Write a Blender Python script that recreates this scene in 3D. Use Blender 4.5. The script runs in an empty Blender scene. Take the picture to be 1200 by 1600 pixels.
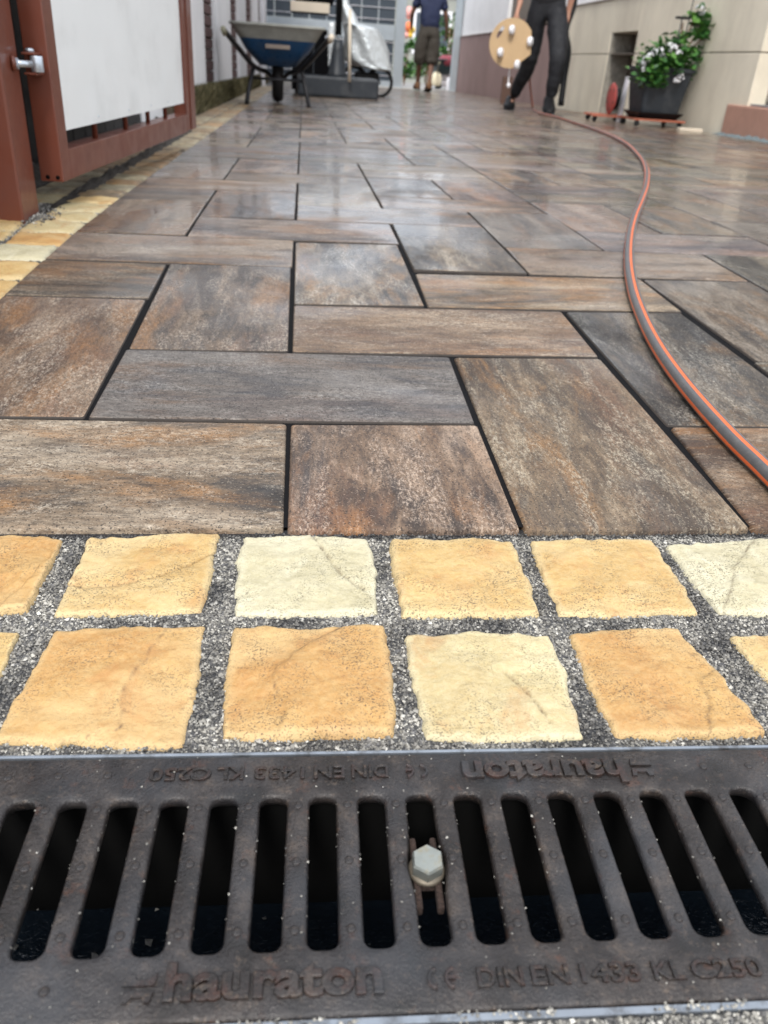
import bpy, bmesh, math, random
import numpy as np
from mathutils import Vector, Matrix
random.seed(7); np.random.seed(7)
scene = bpy.context.scene
COL = scene.collection
PI = math.pi

# ------------------------------------------------------------------ camera
CAMH = 0.27914
F_PX = 1245.13                                   # focal length in photo pixels (photo 1200 x 1600)
PITCH, ROLL, YAW = 0.511875, 0.0712718, 0.122501
def _basis():
    cp, sp = math.cos(PITCH), math.sin(PITCH)
    fw = Vector((math.sin(YAW)*cp, math.cos(YAW)*cp, -sp))
    r = Vector((math.cos(YAW), -math.sin(YAW), 0)); u = r.cross(fw)
    c, s = math.cos(ROLL), math.sin(ROLL)
    return fw, c*r + s*u, -s*r + c*u
FW, RT, UP = _basis()
camd = bpy.data.cameras.new('camera'); cam = bpy.data.objects.new('camera', camd); COL.objects.link(cam)
M3 = Matrix((RT, UP, -FW)).transposed()
cam.matrix_world = Matrix.Translation((0, 0, CAMH)) @ M3.to_4x4()
camd.sensor_fit = 'VERTICAL'; camd.sensor_height = 36.0; camd.sensor_width = 27.0
camd.lens = F_PX/1600*36.0
camd.clip_start = 0.02; camd.clip_end = 500
camd.dof.use_dof = True; camd.dof.focus_distance = 0.62; camd.dof.aperture_fstop = 10.5
scene.camera = cam

# ------------------------------------------------------------------ light
SUN_EL, SUN_AZ = math.radians(48), math.radians(192)   # azimuth clockwise from +Y
world = bpy.data.worlds.new('World'); scene.world = world; world.use_nodes = True
wn = world.node_tree; wn.nodes.clear()
wo = wn.nodes.new('ShaderNodeOutputWorld')
sky = wn.nodes.new('ShaderNodeTexSky'); sky.sky_type = 'NISHITA'; sky.sun_disc = False
sky.sun_elevation = SUN_EL; sky.sun_rotation = SUN_AZ; sky.air_density = 1.0; sky.dust_density = 3.0
b1 = wn.nodes.new('ShaderNodeBackground'); b1.inputs[1].default_value = 0.12
b2 = wn.nodes.new('ShaderNodeBackground'); b2.inputs[1].default_value = 1.0
wtc = wn.nodes.new('ShaderNodeTexCoord'); wno = wn.nodes.new('ShaderNodeTexNoise')
wno.inputs['Scale'].default_value = 2.2; wno.inputs['Detail'].default_value = 5
wr = wn.nodes.new('ShaderNodeValToRGB')
wr.color_ramp.elements[0].position = .3; wr.color_ramp.elements[0].color = (.84, .90, 1.0, 1)
wr.color_ramp.elements[1].position = .7; wr.color_ramp.elements[1].color = (1.22, 1.24, 1.27, 1)
wm = wn.nodes.new('ShaderNodeMixShader'); wm.inputs[0].default_value = 0.80
wn.links.new(wtc.outputs['Generated'], wno.inputs['Vector']); wn.links.new(wno.outputs['Fac'], wr.inputs[0])
wn.links.new(sky.outputs[0], b1.inputs[0]); wn.links.new(wr.outputs[0], b2.inputs[0])
wn.links.new(b1.outputs[0], wm.inputs[1]); wn.links.new(b2.outputs[0], wm.inputs[2]); wn.links.new(wm.outputs[0], wo.inputs[0])
sund = bpy.data.lights.new('sun', 'SUN'); sund.energy = 1.5; sund.angle = math.radians(12); sund.color = (1.0, .96, .9)
sun = bpy.data.objects.new('sun', sund); COL.objects.link(sun)
sdir = Vector((math.sin(SUN_AZ)*math.cos(SUN_EL), math.cos(SUN_AZ)*math.cos(SUN_EL), math.sin(SUN_EL)))
sun.rotation_euler = sdir.to_track_quat('Z', 'Y').to_euler(); sun.location = (0, -3, 6)
scene.view_settings.view_transform = 'Standard'; scene.view_settings.look = 'None'
scene.view_settings.exposure = 0.78; scene.view_settings.gamma = 1.0; scene.view_settings.use_curve_mapping = False

# ------------------------------------------------------------------ the lie of the land
def zg(X, Y):
    """height of the paved surface: rises away from the drain, then falls gently; slight cross fall"""
    return -0.0434815*0.13957*np.logaddexp(0, (1.61628-Y)/0.13957) + 0.012046*X - 0.0090248*Y
def ray(px, py): return FW*F_PX + RT*(px-600) + UP*(800-py)
def atY(px, py, Y): d = ray(px, py); t = Y/d.y; return Vector((d.x*t, Y, CAMH+d.z*t))
def atX(px, py, X): d = ray(px, py); t = X/d.x; return Vector((X, d.y*t, CAMH+d.z*t))
def G(px, py, h=0.0):
    d = ray(px, py); t = (CAMH-h)/-d.z
    for _ in range(40): t = (CAMH-h-float(zg(d.x*t, d.y*t)))/-d.z
    return Vector((d.x*t, d.y*t, 0))
def gz(v, dz=0.0): return Vector((v[0], v[1], float(zg(v[0], v[1]))+dz))

# ------------------------------------------------------------------ object helpers
def obj(name, me, mat=None, parent=None, loc=None):
    o = bpy.data.objects.new(name, me); COL.objects.link(o)
    if mat is not None and me is not None and len(me.materials) == 0: me.materials.append(mat)
    if parent is not None: o.parent = parent
    if loc is not None: o.location = loc
    return o
def thing(name, label, cat, loc=(0, 0, 0), rz=0.0, group=None):
    o = bpy.data.objects.new(name, None); COL.objects.link(o); o.location = loc; o.rotation_euler = (0, 0, rz)
    o['label'] = label; o['category'] = cat
    if group: o['group'] = group
    return o
def tag(o, label, cat, group=None, kind=None):
    o['label'] = label; o['category'] = cat
    if group: o['group'] = group
    if kind: o['kind'] = kind
    return o
def struct(o): o['kind'] = 'structure'; return o
def tree_copy(o, parent=None):
    c = o.copy(); COL.objects.link(c); c.parent = parent
    for ch in list(o.children): tree_copy(ch, c)
    return c
class MB:
    def __init__(s): s.v = []; s.f = []; s.sm = []
    def add(s, vs, fs, smooth=False):
        n = len(s.v); s.v += [tuple(v) for v in vs]; s.f += [tuple(i+n for i in f) for f in fs]; s.sm += [smooth]*len(fs); return s
    def box(s, a, b, bev=0.0, M=None):
        x0, y0, z0 = a; x1, y1, z1 = b
        if bev <= 0:
            vs = [(x, y, z) for z in (z0, z1) for x, y in ((x0, y0), (x1, y0), (x1, y1), (x0, y1))]
            fs = [(3, 2, 1, 0), (4, 5, 6, 7), (0, 1, 5, 4), (1, 2, 6, 5), (2, 3, 7, 6), (3, 0, 4, 7)]
        else:
            bm = bmesh.new(); bmesh.ops.create_cube(bm, size=1)
            for v in bm.verts: v.co = Vector(((x0+x1)/2+v.co.x*(x1-x0), (y0+y1)/2+v.co.y*(y1-y0), (z0+z1)/2+v.co.z*(z1-z0)))
            bmesh.ops.bevel(bm, geom=bm.edges[:], offset=bev, segments=2, affect='EDGES', profile=.6)
            bm.verts.ensure_lookup_table(); bm.verts.index_update()
            vs = [tuple(v.co) for v in bm.verts]; fs = [tuple(v.index for v in f.verts) for f in bm.faces]; bm.free()
        if M is not None: vs = [M @ Vector(v) for v in vs]
        return s.add(vs, fs)
    def lathe(s, prof, n=24, M=None, smooth=True, cap=True, wob=None):
        vs = []; fs = []
        for k, (r, z) in enumerate(prof):
            for i in range(n):
                a = 2*PI*i/n; rr = r*(1+(wob(a, z) if wob else 0)); vs.append((rr*math.cos(a), rr*math.sin(a), z))
        for k in range(len(prof)-1):
            for i in range(n):
                j = (i+1) % n; fs.append((k*n+i, k*n+j, (k+1)*n+j, (k+1)*n+i))
        if cap:
            fs.append(tuple(range(n-1, -1, -1))); fs.append(tuple((len(prof)-1)*n+i for i in range(n)))
        if M is not None: vs = [M @ Vector(v) for v in vs]
        return s.add(vs, fs, smooth)
    def cyl(s, p, q, r, n=14, r2=None):
        p, q = Vector(p), Vector(q); d = q-p; M = Matrix.Translation(p) @ d.to_track_quat('Z', 'Y').to_matrix().to_4x4()
        return s.lathe([(r, 0), (r if r2 is None else r2, d.length)], n, M)
    def tube(s, pts, r, n=10, cap=True, rs=None):
        pts = [Vector(p) for p in pts]; vs = []; fs = []
        up = None
        for k, p in enumerate(pts):
            t = (pts[min(k+1, len(pts)-1)]-pts[max(k-1, 0)]).normalized()
            if up is None:
                up = Vector((0, 0, 1)) if abs(t.z) < .9 else Vector((0, -1, 0))
            sd = t.cross(up).normalized(); up = sd.cross(t).normalized()
            rr = rs[k] if rs else r
            for i in range(n):
                a = 2*PI*i/n; vs.append(p + sd*math.cos(a)*rr + up*math.sin(a)*rr)
        for k in range(len(pts)-1):
            for i in range(n):
                j = (i+1) % n; fs.append((k*n+i, k*n+j, (k+1)*n+j, (k+1)*n+i))
        if cap: fs.append(tuple(range(n-1, -1, -1))); fs.append(tuple((len(pts)-1)*n+i for i in range(n)))
        return s.add(vs, fs, True)
    def mesh(s, name):
        me = bpy.data.meshes.new(name); me.from_pydata(s.v, [], s.f); me.polygons.foreach_set('use_smooth', s.sm); me.update(); return me
    def build(s, name, mat=None, parent=None, loc=None): return obj(name, s.mesh(name), mat, parent, loc)
def fast_mesh(name, V, T, smooth=False):
    """numpy verts (n,3) and polys (m,k) of equal size"""
    me = bpy.data.meshes.new(name); V = np.asarray(V, np.float32); T = np.asarray(T, np.int32); m, k = T.shape
    me.vertices.add(len(V)); me.vertices.foreach_set('co', V.ravel())
    me.loops.add(m*k); me.loops.foreach_set('vertex_index', T.ravel())
    me.polygons.add(m); me.polygons.foreach_set('loop_start', np.arange(0, m*k, k, dtype=np.int32))
    me.polygons.foreach_set('use_smooth', np.full(m, smooth)); me.update(calc_edges=True); me.validate(); return me
def catmull(pts, n=8):
    P = [Vector(p) for p in pts]; P = [2*P[0]-P[1]]+P+[2*P[-1]-P[-2]]; out = []
    for i in range(1, len(P)-2):
        for k in range(n):
            t = k/n; a, b, c, d = P[i-1:i+3]
            out.append(.5*((2*b)+(c-a)*t+(2*a-5*b+4*c-d)*t*t+(3*b-a-3*c+d)*t**3))
    out.append(P[-2]); return out
def skin(name, verts, edges, radii, mat, parent=None, levels=2, root=0, flat=None):
    me = bpy.data.meshes.new(name); me.from_pydata([tuple(v) for v in verts], edges, [])
    o = bpy.data.objects.new(name, me); COL.objects.link(o)
    sm = o.modifiers.new('s', 'SKIN'); sm.use_smooth_shade = True; sm.branch_smoothing = .6
    for i, sv in enumerate(me.skin_vertices[0].data):
        r = radii[i]; sv.radius = r if isinstance(r, tuple) else (r, r); sv.use_root = (i == root)
    ss = o.modifiers.new('d', 'SUBSURF'); ss.levels = levels; ss.render_levels = levels
    dg = bpy.context.evaluated_depsgraph_get(); nm = bpy.data.meshes.new_from_object(o.evaluated_get(dg))
    o.modifiers.clear(); o.data = nm; nm.name = name; nm.materials.clear(); nm.materials.append(mat)
    bpy.data.meshes.remove(me)
    if parent is not None: o.parent = parent
    return o

# ------------------------------------------------------------------ material helpers
class Mat:
    def __init__(s, name):
        s.m = bpy.data.materials.new(name); s.m.use_nodes = True; s.t = s.m.node_tree
        s.b = s.t.nodes['Principled BSDF']
    def n(s, typ, **kw):
        nd = s.t.nodes.new(typ)
        for k, v in kw.items():
            if k.startswith('i_'): nd.inputs[k[2:].replace('_', ' ')].default_value = v
            elif k.startswith('x'): nd.inputs[int(k[1:])].default_value = v
            else: setattr(nd, k, v)
        return nd
    def l(s, a, b): s.t.links.new(a, b)
    def setb(s, key, val):
        if hasattr(val, 'links') or hasattr(val, 'is_output'): s.l(val, s.b.inputs[key])
        else: s.b.inputs[key].default_value = val
    def noise(s, vec, scale, detail=4, rough=.55, dist=0):
        nd = s.n('ShaderNodeTexNoise'); nd.inputs['Scale'].default_value = scale; nd.inputs['Detail'].default_value = detail
        nd.inputs['Roughness'].default_value = rough; nd.inputs['Distortion'].default_value = dist
        s.l(vec, nd.inputs['Vector']); return nd.outputs['Fac']
    def ramp(s, fac, stops, interp='LINEAR'):
        nd = s.n('ShaderNodeValToRGB'); cr = nd.color_ramp; cr.interpolation = interp
        while len(cr.elements) < len(stops): cr.elements.new(.5)
        for e, (p, c) in zip(cr.elements, stops):
            e.position = p; e.color = (c, c, c, 1) if isinstance(c, (int, float)) else (*c[:3], 1)
        s.l(fac, nd.inputs[0]); return nd.outputs[0]
    def mix(s, fac, a, b, blend='MIX'):
        nd = s.n('ShaderNodeMix', data_type='RGBA', blend_type=blend)
        for k, v in ((0, fac), (6, a), (7, b)):
            if hasattr(v, 'is_output'): s.l(v, nd.inputs[k])
            else: nd.inputs[k].default_value = v if k == 0 else (*v[:3], 1)
        return nd.outputs[2]
    def math(s, op, a, b=0.0, clamp=False):
        nd = s.n('ShaderNodeMath', operation=op, use_clamp=clamp)
        for k, v in ((0, a), (1, b)):
            if hasattr(v, 'is_output'): s.l(v, nd.inputs[k])
            else: nd.inputs[k].default_value = v
        return nd.outputs[0]
    def mapping(s, vec, scale=(1, 1, 1), loc=(0, 0, 0), rot=(0, 0, 0)):
        nd = s.n('ShaderNodeMapping'); nd.inputs['Scale'].default_value = scale; nd.inputs['Location'].default_value = loc
        nd.inputs['Rotation'].default_value = rot; s.l(vec, nd.inputs['Vector']); return nd.outputs[0]
    def vadd(s, a, b):
        nd = s.n('ShaderNodeVectorMath', operation='ADD'); s.l(a, nd.inputs[0]); s.l(b, nd.inputs[1]); return nd.outputs[0]
    def bump(s, h, strength=.3, dist=.001, prev=None):
        nd = s.n('ShaderNodeBump'); nd.inputs['Strength'].default_value = strength; nd.inputs['Distance'].default_value = dist
        s.l(h, nd.inputs['Height'])
        if prev is not None: s.l(prev, nd.inputs['Normal'])
        return nd.outputs[0]
    def pos(s): return s.n('ShaderNodeNewGeometry').outputs['Position']
    def objc(s): return s.n('ShaderNodeTexCoord').outputs['Object']
    def rand(s):
        a = s.n('ShaderNodeObjectInfo').outputs['Random']; g = s.n('ShaderNodeAttribute', attribute_name='seed').outputs['Fac']
        return s.math('ADD', a, g)
def simple(name, col, rough=.5, metal=0.0, var=.12, vscale=8, bump=.1, bscale=200, bdist=.0006, spec=None, dirt=None, coat=0):
    if rough >= .95 and spec is None: spec = .08
    m = Mat(name); p = m.objc(); f = m.noise(p, vscale, 5)
    c = m.mix(f, tuple(x*(1-var) for x in col), tuple(min(1, x*(1+var)) for x in col))
    if dirt:
        dcol, amt, sc = dirt; d = m.ramp(m.noise(p, sc, 6, .65), [(.5, 0.0), (.72, amt)]); c = m.mix(d, c, dcol)
    m.setb('Base Color', c); m.setb('Metallic', metal)
    m.setb('Roughness', m.ramp(m.noise(p, vscale*3, 4), [(.3, max(0, rough-.1)), (.7, min(1, rough+.1))]))
    if spec is not None: m.setb('Specular IOR Level', spec)
    if coat: m.setb('Coat Weight', coat); m.setb('Coat Roughness', .1)
    if bump: m.setb('Normal', m.bump(m.noise(p, bscale, 3), bump, bdist))
    return m.m

def mat_slab():
    m = Mat('wet_slab'); uv = m.n('ShaderNodeUVMap').outputs[0]
    rnd = m.rand(); off = m.n('ShaderNodeCombineXYZ'); m.l(m.math('MULTIPLY', rnd, 53.7), off.inputs[0]); m.l(m.math('MULTIPLY', rnd, 31.3), off.inputs[1]); m.l(m.math('MULTIPLY', rnd, 17.1), off.inputs[2])
    v = m.vadd(uv, off.outputs[0])
    # warp the grain a little
    st = lambda sx, sy: m.mapping(v, (sx, sy, 1))
    big = m.noise(st(3, 11), 1.0, 4, .55, .6)
    mid = m.noise(st(17, 58), 1.0, 9, .78, .8)
    fine = m.noise(st(90, 210), 1.0, 6, .8, .5)
    grain = m.noise(v, 900, 2, .6)
    tone = m.math('ADD', m.math('MULTIPLY', big, .60), m.math('MULTIPLY', mid, .40))
    r2 = m.math('FRACT', m.math('MULTIPLY', rnd, 7.31))
    tone = m.math('ADD', tone, m.math('MULTIPLY', m.math('SUBTRACT', r2, .5), .13))
    base = m.ramp(tone, [(.40, (.022, .020, .020)), (.45, (.055, .047, .042)), (.49, (.110, .086, .066)), (.535, (.175, .136, .100)), (.59, (.28, .235, .185))])
    rust = m.math('MULTIPLY', m.ramp(m.noise(m.mapping(v, (3.4, 12, 1), (3, 8, 1)), 1.0, 4, .6, .8), [(.50, 0.0), (.60, .9)]), m.ramp(mid, [(.35, .3), (.6, 1.0)]))
    base = m.mix(rust, base, (.24, .130, .055))
    red = m.ramp(m.noise(m.mapping(v, (2.3, 8, 1), (13, 2, 5)), 1.0, 5, .6), [(.56, 0.0), (.68, .6)])
    base = m.mix(red, base, (.18, .105, .074))
    dark = m.math('MULTIPLY', m.ramp(m.noise(m.mapping(v, (4.2, 13, 1), (9, 21, 4)), 1.0, 5, .65, .7), [(.50, 0.0), (.62, .85)]), m.ramp(mid, [(.40, 1.0), (.66, .2)]))
    base = m.mix(dark, base, (.062, .062, .066))
    r3 = m.math('FRACT', m.math('MULTIPLY', rnd, 23.17)); base = m.mix(m.ramp(r3, [(.55, 0.0), (.95, .45)]), base, (.115, .118, .125))
    base = m.mix(m.ramp(r3, [(.0, .35), (.35, 0.0)]), base, (.21, .125, .085))
    wst = m.noise(m.mapping(v, (6, 22, 1), (31, 5, 2)), 1.0, 6, .65, 1.0)
    wf = m.noise(st(170, 330), 1.0, 6, .9)
    wmask = m.math('MULTIPLY', m.ramp(wst, [(.47, .06), (.60, 1.0)]), m.ramp(wf, [(.50, 0.0), (.56, 1.0)]))
    base = m.mix(m.math('MULTIPLY', wmask, .55), base, (.58, .54, .47))
    spk = m.ramp(m.noise(v, 430, 2, .5), [(.62, 0.0), (.68, 1.0)])
    base = m.mix(m.math('MULTIPLY', spk, .35), base, (.55, .50, .43))
    dk = m.ramp(m.noise(m.mapping(v, (1, 1, 1), (7, 7, 7)), 520, 2, .5), [(.59, 0.0), (.65, .85)])
    base = m.mix(dk, base, (.022, .020, .020))
    base = m.mix(m.ramp(fine, [(.38, .55), (.55, 0.0)]), base, (.045, .040, .037))
    base = m.mix(1.0, base, m.n('ShaderNodeObjectInfo').outputs['Color'], 'MULTIPLY')
    m.setb('Base Color', base)
    # water film: large puddly areas, thin and rough towards the drain
    P = m.pos(); wet = m.noise(P, 3.4, 5, .62, .5)
    sep = m.n('ShaderNodeSeparateXYZ'); m.l(P, sep.inputs[0])
    depth = m.n('ShaderNodeMapRange'); m.l(sep.outputs[1], depth.inputs[0]); depth.inputs[1].default_value = .7; depth.inputs[2].default_value = 1.7; depth.inputs[3].default_value = -.16; depth.inputs[4].default_value = .05
    film = m.math('ADD', wet, depth.outputs[0])
    filmm = m.ramp(film, [(.44, 0.0), (.56, 1.0)])
    rough = m.ramp(film, [(.34, .60), (.50, .38), (.64, .17)])
    m.setb('Roughness', m.math('ADD', rough, m.math('MULTIPLY', m.math('SUBTRACT', fine, .5), .22), True))
    m.setb('Specular IOR Level', m.ramp(film, [(.40, .24), (.58, .48)]))
    m.setb('Coat Weight', m.math('MULTIPLY', filmm, .40)); m.setb('Coat IOR', 1.33); m.setb('Coat Roughness', m.ramp(m.noise(P, 14, 3), [(.35, .03), (.65, .16)]))
    hgt = m.math('ADD', m.math('MULTIPLY', grain, .5), m.math('ADD', m.math('MULTIPLY', fine, 1.3), m.math('MULTIPLY', mid, 1.6)))
    pores = m.ramp(m.noise(v, 420, 2, .5), [(.30, 0.0), (.38, 1.0)])
    hgt = m.math('ADD', hgt, m.math('MULTIPLY', pores, .9))
    m.setb('Normal', m.bump(hgt, .5, .0007))
    cn = m.bump(m.noise(P, 26, 3), .12, .0012); m.l(cn, m.b.inputs['Coat Normal'])
    return m.m

def mat_sett(name, ca, cb, cedge, dirt=.75, dull=0.0):
    m = Mat(name); p = m.objc(); rnd = m.rand()
    off = m.n('ShaderNodeCombineXYZ'); m.l(m.math('MULTIPLY', rnd, 41.7), off.inputs[0]); m.l(m.math('MULTIPLY', rnd, 23.3), off.inputs[1])
    v = m.vadd(p, off.outputs[0])
    f = m.noise(v, 16, 5, .6, .7); c = m.ramp(f, [(.30, ca), (.52, tuple((a+b)/2 for a, b in zip(ca, cb))), (.72, cb)])
    c = m.mix(m.ramp(m.noise(v, 260, 3, .7), [(.40, 0.0), (.75, .35)]), c, cedge)
    c = m.mix(m.ramp(m.noise(m.mapping(v, (1, 1.7, 1), (6, 3, 2)), 9, 5, .6, .6), [(.48, 0.0), (.64, .42)]), c, cedge)
    c = m.mix(m.ramp(m.noise(m.mapping(v, (1, 2.5, 1), (1, 7, 2)), 55, 5, .75, .4), [(.54, 0.0), (.66, .45)]), c, tuple(x*.72 for x in cb))
    edge = m.n('ShaderNodeAttribute', attribute_name='edge').outputs['Fac']
    c = m.mix(m.math('MULTIPLY', edge, .65), c, cedge)
    iron = m.ramp(m.noise(m.mapping(v, loc=(5, 5, 5)), 20, 6, .7, .8), [(.52, 0.0), (.68, .6)]); c = m.mix(iron, c, cedge if name == 'sandstone_pale' else (.42, .20, .065))
    cl = m.math('MAXIMUM', m.ramp(m.noise(m.mapping(v, loc=(2, 9, 1)), 24, 4, .6), [(.44, 0.10), (.60, 1.0)]), m.math('MULTIPLY', edge, .8))
    sp = m.ramp(m.noise(v, 780, 2, .6), [(.585, 0.0), (.625, 1.0)]); sp2 = m.ramp(m.noise(m.mapping(v, (1, 2.2, 1), (4, 4, 4)), 260, 4, .75), [(.60, 0.0), (.66, 1.0)])
    dm = m.math('MULTIPLY', m.math('MAXIMUM', sp, sp2), m.math('MULTIPLY', cl, m.math('ADD', m.math('MULTIPLY', m.math('FRACT', m.math('MULTIPLY', rnd, 9.7)), .5*dirt), .55*dirt)), True)
    c = m.mix(dm, c, (.075, .060, .048))
    if dull: c = m.mix(m.ramp(m.noise(v, 22, 5, .7), [(.38, 0.0), (.62, dull)]), c, (.06, .052, .045))
    stn = m.n('ShaderNodeAttribute', attribute_name='stain').outputs['Fac']; c = m.mix(m.math('MULTIPLY', stn, m.ramp(m.noise(v, 300, 3, .7), [(.35, .45), (.55, 1.0)]), True), c, (.10, .060, .035))
    m.setb('Base Color', c); m.setb('Roughness', .62)
    h = m.math('ADD', m.noise(v, 330, 4, .7), m.math('MULTIPLY', m.noise(v, 70, 4, .6), 1.6))
    h = m.math('SUBTRACT', h, m.math('MULTIPLY', dm, .5))
    m.setb('Normal', m.bump(h, .8, .0011)); return m.m

def mat_mortar():
    m = Mat('mortar_sand'); p = m.pos()
    vo = m.n('ShaderNodeTexVoronoi', i_Scale=620.0); m.l(p, vo.inputs['Vector'])
    c = m.ramp(vo.outputs['Color'], [(.0, (.025, .025, .027)), (.45, (.10, .10, .10)), (.8, (.26, .25, .24)), (1.0, (.5, .48, .44))])
    pat = m.ramp(m.noise(p, 21, 5, .65), [(.45, 0.0), (.60, .9)]); c = m.mix(pat, c, (.018, .019, .022))
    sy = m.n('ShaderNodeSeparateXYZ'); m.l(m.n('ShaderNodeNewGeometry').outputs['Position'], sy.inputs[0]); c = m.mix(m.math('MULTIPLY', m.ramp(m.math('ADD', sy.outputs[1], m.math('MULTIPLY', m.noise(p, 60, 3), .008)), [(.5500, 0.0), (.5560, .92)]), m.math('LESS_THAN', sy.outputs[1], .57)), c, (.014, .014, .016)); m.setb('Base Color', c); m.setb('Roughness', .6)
    m.setb('Normal', m.bump(vo.outputs['Distance'], .8, .0012)); return m.m
def mat_grains(name, dark=.8):
    m = Mat(name); r = m.n('ShaderNodeNewGeometry').outputs['Random Per Island']; p = m.pos()
    pat = m.ramp(m.noise(p, 21, 5, .65), [(.45, 0.0), (.60, dark)])
    c = m.ramp(r, [(0.0, (.05, .05, .05)), (.25, (.15, .143, .13)), (.6, (.31, .295, .26)), (.88, (.46, .44, .39)), (1.0, (.64, .62, .56))])
    c = m.mix(m.math('MULTIPLY', pat, m.ramp(m.math('FRACT', m.math('MULTIPLY', r, 17.3)), [(.70, 1.0), (.82, .35)])), c, (.045, .043, .042))
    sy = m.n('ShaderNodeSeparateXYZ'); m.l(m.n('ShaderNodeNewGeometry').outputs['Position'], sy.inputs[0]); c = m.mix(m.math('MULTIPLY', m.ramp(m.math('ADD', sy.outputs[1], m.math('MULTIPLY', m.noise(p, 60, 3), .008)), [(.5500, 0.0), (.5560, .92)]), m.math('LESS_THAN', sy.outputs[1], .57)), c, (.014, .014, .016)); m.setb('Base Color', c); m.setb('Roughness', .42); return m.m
def mat_iron(rusty=False):
    m = Mat('rusty_cast_letters' if rusty else 'cast_iron'); p = m.objc()
    c = m.ramp(m.noise(p, 28, 6, .65, .3), [(.34, (.008, .007, .006)), (.46, (.021, .017, .016)), (.57, (.046, .039, .036)), (.70, (.095, .072, .056))])
    rs = m.ramp(m.noise(p, 70, 5, .7), [(.58 if not rusty else .46, 0.0), (.72 if not rusty else .66, .6 if not rusty else .7)]); c = m.mix(rs, c, (.115, .050, .028) if not rusty else (.075, .030, .020))
    c = m.mix(m.ramp(m.noise(p, 520, 4, .8), [(.42, .6), (.56, 0.0)]), c, (.016, .013, .012)); c = m.mix(m.ramp(m.noise(m.mapping(p, loc=(8, 1, 0)), 210, 4, .8), [(.56, 0.0), (.68, .5)]), c, (.13, .095, .07))
    blu = m.ramp(m.noise(m.mapping(p, loc=(3, 1, 0)), 14, 3, .5), [(.45, 0.0), (.65, .6)]); c = m.mix(m.math('MULTIPLY', blu, .7), c, (.052, .057, .066))
    m.setb('Base Color', c); m.setb('Metallic', .1); m.setb('Specular IOR Level', .45)
    m.setb('Roughness', m.ramp(m.noise(p, 45, 4, .6), [(.35, .22), (.65, .44)]))
    h = m.math('ADD', m.noise(p, 700, 3, .6), m.math('MULTIPLY', m.noise(p, 300, 4, .7), .9))
    m.setb('Normal', m.bump(h, .9, .0007)); return m.m
def mat_hose():
    m = Mat('garden_hose'); uv = m.n('ShaderNodeUVMap').outputs[0]; sep = m.n('ShaderNodeSeparateXYZ'); m.l(uv, sep.inputs[0])
    tw = m.math('FRACT', m.math('ADD', sep.outputs[1], m.math('MULTIPLY', sep.outputs[0], .05)))
    s = m.math('FRACT', m.math('MULTIPLY', tw, 4.0))
    k = m.ramp(s, [(0.0, 1.0), (.27, 1.0), (.30, 0.0), (1.0, 0.0)], 'LINEAR')
    c = m.mix(m.noise(m.pos(), 90, 3), (.062, .062, .064), (.105, .10, .098)); c = m.mix(m.ramp(m.noise(m.pos(), 120, 5, .7), [(.52, 0.0), (.7, .35)]), c, (.20, .17, .14)); c = m.mix(k, c, (.72, .135, .035))
    m.setb('Base Color', c); m.setb('Roughness', .36)
    w = m.n('ShaderNodeTexWave', i_Scale=55.0); m.l(m.mapping(uv, (8, 1, 1)), w.inputs['Vector'])
    m.setb('Normal', m.bump(w.outputs['Fac'], .15, .0006)); return m.m
def mat_plaster(name, col, dark, streak=.45, scale=3.0):
    m = Mat(name); p = m.objc(); f = m.noise(p, scale, 6, .65)
    c = m.mix(f, tuple(x*.82 for x in col), tuple(min(1, x*1.12) for x in col))
    s = m.ramp(m.noise(m.mapping(p, (2.2, 2.2, .9)), 1.0, 6, .65), [(.45, 0.0), (.72, streak)]); c = m.mix(s, c, dark)
    m.setb('Base Color', c); m.setb('Roughness', .85); m.setb('Normal', m.bump(m.noise(p, 60, 5, .7), .4, .004)); return m.m

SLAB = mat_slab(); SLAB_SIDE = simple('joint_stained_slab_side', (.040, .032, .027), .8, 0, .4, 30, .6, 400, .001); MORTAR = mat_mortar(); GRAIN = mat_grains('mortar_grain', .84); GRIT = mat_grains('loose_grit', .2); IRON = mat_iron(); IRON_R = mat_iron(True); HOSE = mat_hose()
SETTS = [mat_sett('sandstone_orange', (.50, .305, .110), (.40, .200, .060), (.60, .45, .23)),
         mat_sett('sandstone_yellow', (.53, .365, .150), (.45, .275, .095), (.63, .52, .30)),
         mat_sett('sandstone_cream', (.52, .43, .23), (.43, .32, .15), (.65, .59, .40)),
         mat_sett('sandstone_pale', (.50, .45, .30), (.42, .37, .22), (.66, .62, .46), .85)]
SETT_SIDE = [mat_sett('kerb_sandstone_tan', (.36, .26, .14), (.25, .16, .08), (.46, .37, .23), 1.0, .7),
             mat_sett('kerb_sandstone_cream', (.44, .37, .23), (.33, .27, .15), (.54, .48, .34), 1.0, .6),
             mat_sett('kerb_sandstone_orange', (.42, .26, .12), (.30, .17, .07), (.50, .36, .20), 1.0, .5)]
BLACK = simple('black_joint_sand', (.010, .010, .011), .95, bump=.7, bscale=500, bdist=.001)
STEEL = simple('galvanised_steel', (.55, .60, .66), .35, .8, dirt=((.2, .2, .2), .5, 60)); DULLSTEEL = simple('dull_galvanised_edge', (.27, .30, .34), .55, .6, .3, 60, dirt=((.06, .055, .05), .8, 90))
BOLTM = simple('zinc_bolt', (.30, .315, .29), .42, .75, .25, 120, .35, 500, dirt=((.30, .22, .10), .6, 160))
WASH = simple('yellow_washer', (.17, .145, .11), .55, .5, .4, 150)
RED = simple('oxide_red_paint', (.145, .038, .020), .42, 0, .10, 6, .25, 150, .0004, coat=.25, dirt=((.10, .04, .03), .35, 9))
WHITEP = simple('white_sheet', (.86, .87, .85), .45, 0, .04, 4, .05, dirt=((.66, .67, .65), .5, 5))
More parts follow.
